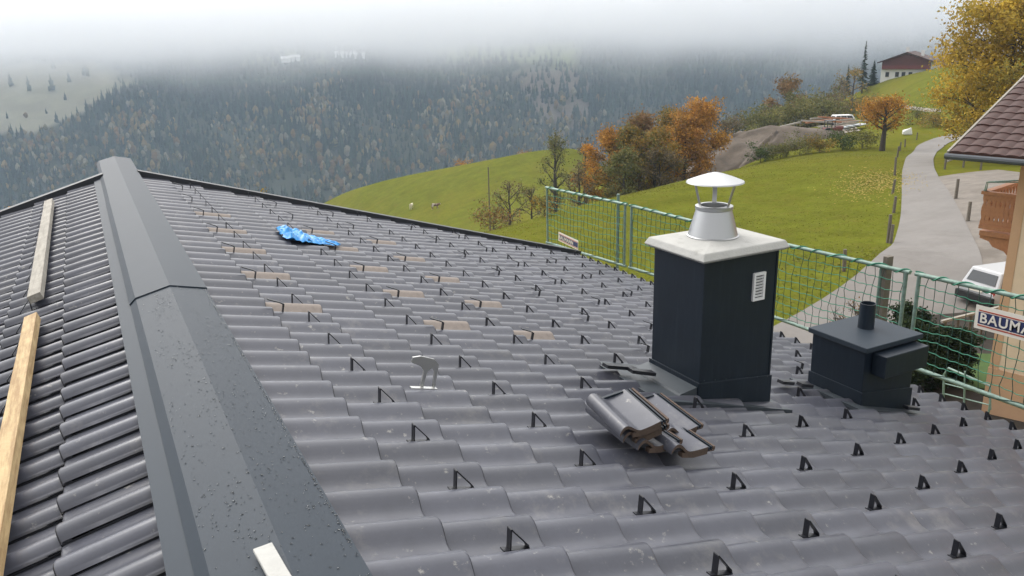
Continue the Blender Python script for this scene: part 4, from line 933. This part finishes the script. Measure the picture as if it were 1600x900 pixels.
# ------------------------------------------------------------------ building site
def mound(name, label, u, v, d, rx, ry, h, seed, material):
    g = np.random.default_rng(seed); c = at(u, d); mb = MB(); n, m = 40, 14; vs = [(0, 0, h)]; fs = []
    for j in range(1, m+1):
        q = j/m
        for k in range(n):
            a = 2*math.pi*k/n; f = 1+.13*math.sin(3*a+seed)+.08*math.sin(7*a+2*seed)+.04*math.sin(13*a); z = h*(1-q**1.25)*(1+.08*math.sin(5*a+9*q))+g.normal(0, .035*h)*(1-q)
            vs.append((rx*f*q*math.cos(a), ry*f*q*math.sin(a), z-(1.2 if j == m else 0)))
    for k in range(n): fs.append((0, 1+k, 1+(k+1) % n))
    for j in range(m-1):
        for k in range(n): fs.append((1+j*n+k, 1+(j+1)*n+k, 1+(j+1)*n+(k+1) % n, 1+j*n+(k+1) % n))
    out = []
    for x, y, z in vs:
        X_ = VL*x+VF*y; px, py = c[0]+X_[0], c[1]+X_[1]; out.append((px, py, gz(px, py)+z))
    mb.add(out, fs); o = mb.build(name, material, smooth=180); tag(o, label, 'earth heap'); return o
mound('earth_heap', 'long grey-brown earth bank tipped over the edge of the building site', 1128, 252, 114, 14, 7, 4.7, 2, M['dirt'])
mound('earth_heap', 'rounded dark earth heap on the near corner of the building site', 1208, 230, 108, 4.2, 3.2, 2.7, 5, M['dirt'])
mound('earth_heap', 'flat lighter earth bank behind the rounded heap', 1180, 215, 124, 10, 5, 2.2, 8, M['sand'])
for k, (u, v, d, w) in enumerate([(1185, 244, 100, 30), (1215, 246, 98, 36), (1245, 240, 98, 36), (1275, 234, 98, 40), (1310, 229, 99, 40), (1340, 226, 100, 36), (1420, 208, 125, 30), (1445, 205, 120, 30)]):
    b_ = at(u, d); leafy('weed_shrub', 'low green weeds on the bank between meadow and building site', 'shrub', b_, rng.uniform(.7, 1.5), w/2*d/F_PX*rng.uniform(1.1, 1.7), ('green', 'olive', 'olive', 'mix')[k % 4], 1500, .2, group='weeds along the site bank', seed=200+k, low=.03, limbs=9)
def gp(u, v): return hit(u, v, 60, 300)
# scrap timber: each beam its own thing
g = np.random.default_rng(5); pc = at(1285, 132)
for k in range(16):
    p = pc+np.array([*(VL*g.uniform(-5, 6)+VF*g.uniform(-2, 3)), g.uniform(.3, 1.3)]); a = g.uniform(-.4, .4); d_ = VL*math.cos(a)+VF*math.sin(a); L = g.uniform(2.5, 5); e = np.array([*(d_*L/2), g.uniform(-.3, .3)])
    mb = MB(); mb.beam(p-e, p+e, .3, .22); o = mb.build('scrap_beam', M['wood_old'] if k % 3 else M['bwood']); tag(o, 'old beam in the heap of scrap timber on the building site', 'beam', 'scrap timber heap')
mb = MB(); c = at(1268, 119); mb.hexa([c-np.array([*VL, 0])*1.5-np.array([*VF, 0])*.8, c+np.array([*VL, 0])*1.5-np.array([*VF, 0])*.8, c+np.array([*VL, 0])*1.5+np.array([*VF, 0])*.8, c-np.array([*VL, 0])*1.5+np.array([*VF, 0])*.8],
    [c+np.array([*(VL*-1.9-VF*1.0), 1.25]), c+np.array([*(VL*1.7-VF*1.0), 1.05]), c+np.array([*(VL*1.7+VF*1.0), 1.05]), c+np.array([*(VL*-1.9+VF*1.0), 1.25])])
skip = thing('rubbish_skip', 'orange metal skip standing at the edge of the building site', 'skip', c); kid(mb, 'tub', M['orange'], skip, bevel=.05)
mb = MB(); mb.beam(c+np.array([*(VL*-1.95-VF*1.05), 1.25]), c+np.array([*(VL*1.75-VF*1.05), 1.05]), .12, .12); kid(mb, 'rim', M['orange'], skip)
c = at(1292, 117); tr = thing('tractor_mower', 'dark red farm machine with black wheels parked beside the orange skip', 'machine', c); V3 = np.array([*VL, 0]); W3 = np.array([*VF, 0])
mb = MB(); mb.box(c+EZ*.9, (2.4, 1.0, .6), V3, W3, EZ); mb.box(c+V3*.9+EZ*1.2, (.9, .8, .35), V3, W3, EZ); kid(mb, 'body', mat('dull_red_paint', (.14, .03, .022), .6), tr, bevel=.08)
mb = MB()
for a_, b_ in ((-.9, -.5), (.1, -.5), (-.9, .5), (.1, .5)): mb.beam(c+V3*a_+W3*b_+EZ*1.2, c+V3*a_+W3*b_+EZ*2.1, .07, .07, (1, 0, 0))
mb.box(c-V3*.4+EZ*2.13, (1.2, 1.2, .08), V3, W3, EZ); kid(mb, 'roll_bar', M['black'], tr)
for a_, r_ in ((-.8, .62), (.95, .42)):
    for s_ in (-1, 1):
        mb = MB(); mb.tube([c+V3*a_+W3*s_*.5+EZ*r_, c+V3*a_+W3*s_*.8+EZ*r_], r_, 18); kid(mb, 'wheel', M['rubber'], tr)
c = at(1318, 124); M['sheet'] = mat('grey_sheet_metal', (.36, .38, .39), .45, metal=.5, var=.2, scale=3)
for k in range(5):
    mb = MB(); mb.box(c+V3*(-1.5+.75*k)+EZ*(.25+.14*k), (2.6, 1.2, .10), V3*math.cos(.2*k)+W3*math.sin(.2*k), W3*math.cos(.2*k)-V3*math.sin(.2*k), EZ)
    tag(mb.build('metal_sheet', M['sheet']), 'grey metal sheet in the stack behind the weeds on the building site', 'metal sheet', 'stacked metal sheets')
c = at(1407, 112); mb = MB(); mb.hexa([c+V3*a_+W3*b_ for a_, b_ in ((-.6, -.4), (.5, -.45), (.6, .4), (-.5, .45))], [c+V3*a_+W3*b_+EZ*z_ for a_, b_, z_ in ((-.75, -.35, .45), (.25, -.4, 1.0), (.55, .3, .75), (-.45, .4, .6))]); o = mb.build('builders_bag', M['white'], bevel=.15); tag(o, 'crumpled white builders bag right of the apple tree', 'bag')

# ------------------------------------------------------------------ vehicles
def vehicle(name, label, cat, pos, yaw, L, W, Hh, paint, van=False):
    c = np.array(pos, float); X = np.array([math.sin(yaw), math.cos(yaw), 0]); Y = np.array([-X[1], X[0], 0])*-1; t = thing(name, label, cat, c)
    def q(a, b, z): return c+X*a+Y*b+EZ*z
    hb_ = W/2; mb = MB(); zb_ = .28; belt = .56*Hh
    # lower body: sections along the length
    secs = [(-L/2, .45, .50*Hh, .90), (-L/2+.10, .30, belt*1.0, .97), (-L/2+.6, .26, belt*1.03, 1.0), (.15*L, .26, belt, 1.0), (.28*L, .26, belt*.98, 1.0), (.45*L, .28, belt*.84, .95), (L/2, .40, belt*.70, .82)]
    vs, fs = [], []
    for a, z0, z1, k in secs: vs += [q(a, -hb_*k*.92, z0), q(a, hb_*k*.92, z0), q(a, hb_*k, (z0+z1)/2), q(a, hb_*k*.93, z1), q(a, -hb_*k*.93, z1), q(a, -hb_*k, (z0+z1)/2)]
    for i in range(len(secs)-1):
        for k in range(6): fs.append((i*6+k, i*6+(k+1) % 6, (i+1)*6+(k+1) % 6, (i+1)*6+k))
    fs += [tuple(range(5, -1, -1)), tuple((len(secs)-1)*6+k for k in range(6))]; mb.add(vs, fs); body = kid(mb, 'body', paint, t, smooth=40)
    r0, r1 = (-L/2+.12, -L/2+.42); f0, f1 = ((.22*L, .05*L) if not van else (.36*L, .25*L))
    mb = MB(); B4 = [q(r0, -hb_*.92, belt*.98), q(f0, -hb_*.92, belt*.98), q(f0, hb_*.92, belt*.98), q(r0, hb_*.92, belt*.98)]; T4 = [q(r1, -hb_*.74, Hh), q(f1, -hb_*.74, Hh*.985), q(f1, hb_*.74, Hh*.985), q(r1, hb_*.74, Hh)]; mb.hexa(B4, T4); cab = kid(mb, 'cabin', paint, t, bevel=.05)
    def lerp(p, s): return p[0]*(1-s[0])*(1-s[1])+p[1]*s[0]*(1-s[1])+p[2]*s[0]*s[1]+p[3]*(1-s[0])*s[1]
    def win(face, n_, a0, a1, b0, b1, nm='window', m_='glass', off=.02):
        nn = np.cross(face[1]-face[0], face[3]-face[0]); nn /= np.linalg.norm(nn); cen = sum(face)/4
        if nn @ (cen-(c+EZ*Hh*.7)) < 0: nn = -nn
        pts = [lerp(face, s)+nn*off for s in ((a0, b0), (a1, b0), (a1, b1), (a0, b1))]; mb = MB(); mb.hexa([p-nn*.03 for p in pts], pts); kid(mb, nm, M[m_], t)
    win([B4[0], B4[3], T4[3], T4[0]], 0, .10, .90, .26, .82, 'rear_window')
    win([B4[1], B4[2], T4[2], T4[1]], 0, .06, .94, .08, .92, 'windscreen')
    for f in ([B4[0], B4[1], T4[1], T4[0]], [B4[3], B4[2], T4[2], T4[3]]):
        for a0, a1 in ((.05, .27), (.30, .60), (.63, .92)): win(f, 0, a0, a1, .14, .86)
    for s in (-1, 1):
        mb = MB(); mb.box(q(-L/2+.06, s*hb_*.80, .50*Hh), (.10, .14, .22), X, Y, EZ); kid(mb, 'tail_light', M['red'], t)
        mb = MB(); mb.box(q(L/2-.10, s*hb_*.62, .38*Hh), (.2, .34, .14), X, Y, EZ); kid(mb, 'headlight', M['glass'], t)
        mb = MB(); mb.box(q(.18*L, s*hb_*1.04, .62*Hh), (.10, .16, .12), X, Y, EZ); kid(mb, 'mirror', paint, t)
        for a in (-.30*L, .31*L):
            mb = MB(); mb.tube([q(a, s*(hb_-.20), .33), q(a, s*(hb_+.01), .33)], .33, 22); w_ = kid(mb, 'wheel', M['rubber'], t); mb = MB(); mb.tube([q(a, s*(hb_-.02), .33), q(a, s*(hb_+.02), .33)], .20, 16); sub(mb, 'rim', M['galv'], w_)
    mb = MB(); mb.box(q(-L/2-.02, 0, .42), (.16, W*.92, .30), X, Y, EZ); kid(mb, 'rear_bumper', M['rubber'], t, bevel=.03)
    mb = MB(); mb.box(q(-L/2-.012, 0, .70), (.03, .52, .12), X, Y, EZ); kid(mb, 'number_plate', M['signwhite'], t)
    return t
P = hit(1513, 485, 15, 60); vehicle('parked_car', 'white compact car parked on the gravel beside the peach house', 'car', P+np.array([2.05*math.sin(R(97)), 2.05*math.cos(R(97)), .04]), R(97), 3.7, 1.60, 1.36, M['car'])
P = at(1308, 137, -.45); vehicle('parked_van', 'old pale van half hidden behind the scrap timber', 'van', P, R(110), 4.2, 1.8, 1.75, M['white'], True)

# ------------------------------------------------------------------ posts, rails, pole, garden
for k, (u, vt, vb) in enumerate([(1387, 339, 381), (1391, 354, 382), (1394, 290, 303), (1398, 249, 275), (1402, 231, 246), (1406, 224, 236), (1414, 221, 230), (1432, 213, 219), (1319, 408, 424), (1396, 318, 333)]):
    b_ = hit(u, vb); d = math.hypot(*(b_[:2]-CAM[:2])); h = min(1.6, max(.9, (vb-vt)/F_PX*d*1.03)); mb = MB(); lean = rng.normal(0, .03, 2); mb.tube([b_-EZ*.3, b_+np.array([lean[0], lean[1], h])], [.085, .07], 7)
    tag(mb.build('fence_post', M['post']), 'weathered wooden post along the meadow edge of the road', 'fence post', 'meadow fence posts')
for k, (u, vt, vb) in enumerate([(1493, 284, 312), (1512, 320, 347)]):
    b_ = hit(u, vb); d = math.hypot(*(b_[:2]-CAM[:2])); mb = MB(); mb.tube([b_-EZ*.3, b_+np.array([.15*k, .1*k, (vb-vt)/F_PX*d*1.03])], [.09, .075], 7)
    tag(mb.build('fence_post', M['post']), ('upright dark post between road and gravel yard' if k == 0 else 'leaning thin post between road and gravel yard'), 'fence post')
rf_ = thing('rail_fence', 'low wooden rail fence on the grass patch under the tall yellow tree', 'fence', hit(1500, 266)); pp = [hit(1476, 265), hit(1505, 262), hit(1532, 266)]
for p in pp: mb = MB(); mb.tube([p-EZ*.3, p+EZ*1.1], .08, 6); kid(mb, 'post', M['post'], rf_)
for a, b in ((0, 1), (1, 2)): mb = MB(); mb.beam(pp[a]+EZ*.55, pp[b]+EZ*.95, .05, .1); kid(mb, 'rail', M['wood_old'], rf_)
M['shaded_soil'] = mat('shaded_garden_soil', (.03, .024, .018), .95, var=.4, scale=3)  # garden ground with the hedge's shadow put into its dark colour
drape('shaded_garden_bed', [(1400, 660), (1415, 580), (1435, 500)], [(1620, 690), (1590, 600), (1556, 490)], M['shaded_soil'], .09)
drape('garden_lawn', [(1470, 605), (1478, 580), (1490, 560)], [(1640, 630), (1610, 590), (1580, 562)], M['lawn'], .13, n=20)
gf = thing('garden_fence', 'garden fence with pale top rail and grey posts below the parked car', 'fence', hit(1500, 520, 12, 60)); A_ = hit(1466, 540, 12, 60); B_ = hit(1556, 520, 12, 60)
top = pix(1468, 502, math.hypot(*(A_[:2]-CAM[:2])))[2]; tob = pix(1548, 478, math.hypot(*(B_[:2]-CAM[:2])))[2]
P1 = np.array([A_[0], A_[1], top]); P2 = np.array([B_[0], B_[1], tob]); mb = MB(); mb.beam(P1, P2, .10, .07); kid(mb, 'top_rail', M['wood_old'], gf)
for k in range(5):
    q = (k+.3)/4.6; p = P1+(P2-P1)*q; mb = MB(); zg = gz(p[0], p[1]); mb.beam((p[0], p[1], zg-.1), (p[0], p[1], p[2]-.04), .09, .07, (P2-P1)[[1, 0, 2]]*np.array([-1, 1, 0])); kid(mb, 'post', M['post'], gf)
hr_ = thing('hand_rail', 'pale bent tube handrail beside the garden steps', 'handrail', hit(1500, 640, 10, 60)); d_ = 17.0
z1 = [pix(u, v, d_+e) for u, v, e in ((1474, 625, 0), (1475, 585, 0), (1482, 575, 0), (1547, 603, -.6), (1547, 640, -.6))]; mb = MB(); mb.tube(z1, .022, 8); kid(mb, 'top_tube', M['galv'], hr_, smooth=60)
for o1 in (14, 30): mb = MB(); mb.tube([pix(1475, 585+o1, d_), pix(1547, 603+o1, d_-.6)], .013, 6); kid(mb, 'infill_tube', M['galv'], hr_)
mb = MB(); mb.tube([pix(1508, 580, d_-.3), pix(1506, 640, d_-.3)]+[pix(1506, 660, d_-.3)*np.array([1, 1, 0])+np.array([0, 0, gz(*pix(1506, 660, d_-.3)[:2])])], .018, 8); kid(mb, 'post', M['galv'], hr_)
for u in (1474, 1547): p = pix(u, 630, d_-.3*(u > 1500)*2); mb = MB(); mb.tube([p, (p[0], p[1], gz(p[0], p[1])-.1)], .02, 8); kid(mb, 'post', M['galv'], hr_)
P = at(764, 120); b_ = P; zt_ = pix(762, 261, 120)[2]; mb = MB(); mb.tube([b_-EZ*.5, (b_[0], b_[1], zt_)], [.13, .09], 8); tag(mb.build('wooden_pole', M['post']), 'thin wooden pole standing on the lower meadow', 'pole')
# fallen leaves under the road-side tree
vs, fs = [], []
seeds_ = [hit(u, v, 45, 110) for u, v in zip(rng.normal(1366, 24, 380).clip(1270, 1401), rng.normal(285, 11, 380))]
for k in range(1400):
    P = seeds_[k % 380]+np.array([rng.normal(0, 1.0), rng.normal(0, 1.0), 0])
    z_ = gz(P[0], P[1])+.04; s = rng.uniform(.04, .085); a = rng.random()*6.28; o = len(vs)
    vs += [(P[0]+s*math.cos(a+q*1.57), P[1]+s*math.sin(a+q*1.57)*.8, z_+rng.uniform(0, .05)) for q in range(4)]; fs.append((o, o+1, o+2, o+3))
mb = MB(); mb.add(vs, fs); o = stuff(mb.build('fallen_leaves', mat('fallen_leaf', (.33, .24, .04), .8), fix=False)); tag(o, 'yellow fallen leaves strewn on the meadow beside the road', 'leaves')

def tufts(n=110000):
    az = np.radians(rng.uniform(18, 62, n)); d = 24+78*rng.random(n)**.8; x = CAM[0]+d*np.sin(az); y = CAM[1]+d*np.cos(az)
    road = [(hit(u, v)[0], hit(u, v)[1]) for u, v in [(1120, 560), (1245, 492), (1350, 430), (1392, 390), (1407, 345), (1409, 300), (1409, 270), (1415, 248), (1432, 228), (1458, 217), (1490, 209), (1700, 200), (1760, 560)]]
    k = ~inpoly(x, y, road); x, y = x[k], y[k]; n = len(x); z = H(np.c_[x, y]); h = rng.uniform(.012, .04, n)*(1+.8*np.clip(vnoise(x, y, 3.0), 0, 1)); a = rng.random(n)*6.283; w = rng.uniform(.02, .055, n)
    V = np.stack([np.c_[x-w*np.cos(a), y-w*np.sin(a), z-.02], np.c_[x+w*np.cos(a), y+w*np.sin(a), z-.02], np.c_[x+rng.normal(0, .10, n), y+rng.normal(0, .10, n), z+h]], 1).reshape(-1, 3)
    t = np.clip(.5+.5*vnoise(x, y, 5.5)+rng.normal(0, .25, n), 0, 1)[:, None]; c = np.array((.11, .112, .014))*(1-t)+np.array((.18, .16, .025))*t
    me = bpy.data.meshes.new('grass'); me.from_pydata(V.tolist(), [], np.arange(n*3).reshape(-1, 3).tolist()); me.materials.append(M['leaf'])
    ca = me.color_attributes.new('Col', 'FLOAT_COLOR', 'POINT'); ca.data.foreach_set('color', np.c_[np.repeat(c, 3, axis=0), np.ones(n*3)].astype(np.float32).ravel()); me.update()
    tag(stuff(link('grass', me)), 'short autumn grass tufts growing on the meadow behind the net fence', 'grass')
tufts()

# ------------------------------------------------------------------ cattle on the lower meadow
def cow(label, u, v, yaw, col, k=1.0, head=-1):
    b = hit(u, v, 100, 260); X = np.array([math.sin(yaw), math.cos(yaw), 0]); Y = np.array([-X[1], X[0], 0])
    def q(a, s, z): return tuple((X*a+Y*s+EZ*z)*k)
    J = [(q(-.75, 0, 1.2), .30), (q(-.3, 0, 1.12), .36), (q(.25, 0, 1.12), .37), (q(.7, 0, 1.22), .30), (q(1.0, 0, 1.35), .19), (q(1.25, 0, 1.30), .16), (q(1.52, 0, 1.12), .10), (q(-1.0, 0, 1.1), .05), (q(-1.05, 0, .55), .035)]
    E = [(0, 1), (1, 2), (2, 3), (3, 4), (4, 5), (5, 6), (0, 7), (7, 8)]
    for a, p in ((-.7, 0), (.62, 3)):
        for s in (-.2, .2):
            n = len(J); J += [(q(a, s, .75), .15), (q(a-.06, s, .42), .075), (q(a, s, .02), .06)]; E += [(p, n), (n, n+1), (n+1, n+2)]
    n = len(J); J += [(q(1.2, .22, 1.45), .05), (q(1.2, -.22, 1.45), .05)]; E += [(5, n), (5, n+1)]
    me = bpy.data.meshes.new('cow'); me.from_pydata([p for p, _ in J], E, []); o = link('cow', me); o.location = b
    sk = o.modifiers.new('skin', 'SKIN'); o.modifiers.new('sub', 'SUBSURF').levels = 1; o.modifiers['sub'].render_levels = 1
    for i, (_, r_) in enumerate(J): me.skin_vertices[0].data[i].radius = (r_*k, r_*k)
    me.skin_vertices[0].data[1].use_root = True
    m = mat('cow_hide', col, .8); me.materials.append(m)
    if label.startswith('brown'): ramp_layer(m, 1.6, .5, .56, (.6, .55, .48), 2)
    tag(o, label, 'cow', 'cattle on the lower meadow')
cow('cream white cow standing alone on the lower meadow', 643, 327, R(35), (.68, .62, .45), .82)
cow('brown and white cow facing right on the lower meadow', 680, 327, R(95), (.14, .06, .035), .82)

# ------------------------------------------------------------------ air: low fog lying on the far slope, and thin haze
def vol_box(name, w0, w1, l0, l1, z0, z1):
    mb = MB(); c = [hill_xy([w], [l])[0] for w, l in ((w0, l0), (w1, l0), (w1, l1), (w0, l1))]; mb.hexa([(x, y, z0) for x, y in c], [(x, y, z1) for x, y in c]); return mb.build(name, None)
fog = vol_box('fog_bank', 640, 2250, -1250, 1450, -150, 90); stuff(fog); tag(fog, 'white fog bank swallowing the top of the far forest slope', 'fog')
m = bpy.data.materials.new('fog'); m.use_nodes = True; n, l = m.node_tree.nodes, m.node_tree.links; n.remove(n['Principled BSDF'])
pv = n.new('ShaderNodeVolumePrincipled'); pv.inputs['Color'].default_value = (.985, .99, 1, 1); pv.inputs['Anisotropy'].default_value = .68
ge = n.new('ShaderNodeNewGeometry'); sx = n.new('ShaderNodeSeparateXYZ'); l.new(ge.outputs['Position'], sx.inputs[0])
r = n.new('ShaderNodeMapRange'); r.inputs['From Min'].default_value = -48; r.inputs['From Max'].default_value = 42; nf = n.new('ShaderNodeTexNoise'); nf.inputs['Scale'].default_value = .0065; nf.inputs['Detail'].default_value = 3; l.new(ge.outputs['Position'], nf.inputs['Vector'])
nk = n.new('ShaderNodeMath'); nk.operation = 'MULTIPLY_ADD'; nk.inputs[1].default_value = 90; nk.inputs[2].default_value = -45; l.new(nf.outputs['Fac'], nk.inputs[0])
na = n.new('ShaderNodeMath'); na.operation = 'ADD'; l.new(nk.outputs[0], na.inputs[0]); l.new(sx.outputs['Z'], na.inputs[1]); l.new(na.outputs[0], r.inputs['Value'])
pw = n.new('ShaderNodeMath'); pw.operation = 'POWER'; pw.inputs[1].default_value = 2.8; l.new(r.outputs[0], pw.inputs[0])
ml = n.new('ShaderNodeMath'); ml.operation = 'MULTIPLY'; ml.inputs[1].default_value = .020; l.new(pw.outputs[0], ml.inputs[0]); l.new(ml.outputs[0], pv.inputs['Density']); l.new(pv.outputs[0], n['Material Output'].inputs['Volume'])
fog.data.materials.append(m)
hz = vol_box('haze', -460, 2340, -1400, 1600, -330, 100); stuff(hz)
m = bpy.data.materials.new('haze'); m.use_nodes = True; n, l = m.node_tree.nodes, m.node_tree.links; n.remove(n['Principled BSDF'])
pv = n.new('ShaderNodeVolumePrincipled'); pv.inputs['Color'].default_value = (.64, .80, 1.0, 1); pv.inputs['Density'].default_value = .00024; pv.inputs['Anisotropy'].default_value = .2
l.new(pv.outputs[0], n['Material Output'].inputs['Volume']); hz.data.materials.append(m)
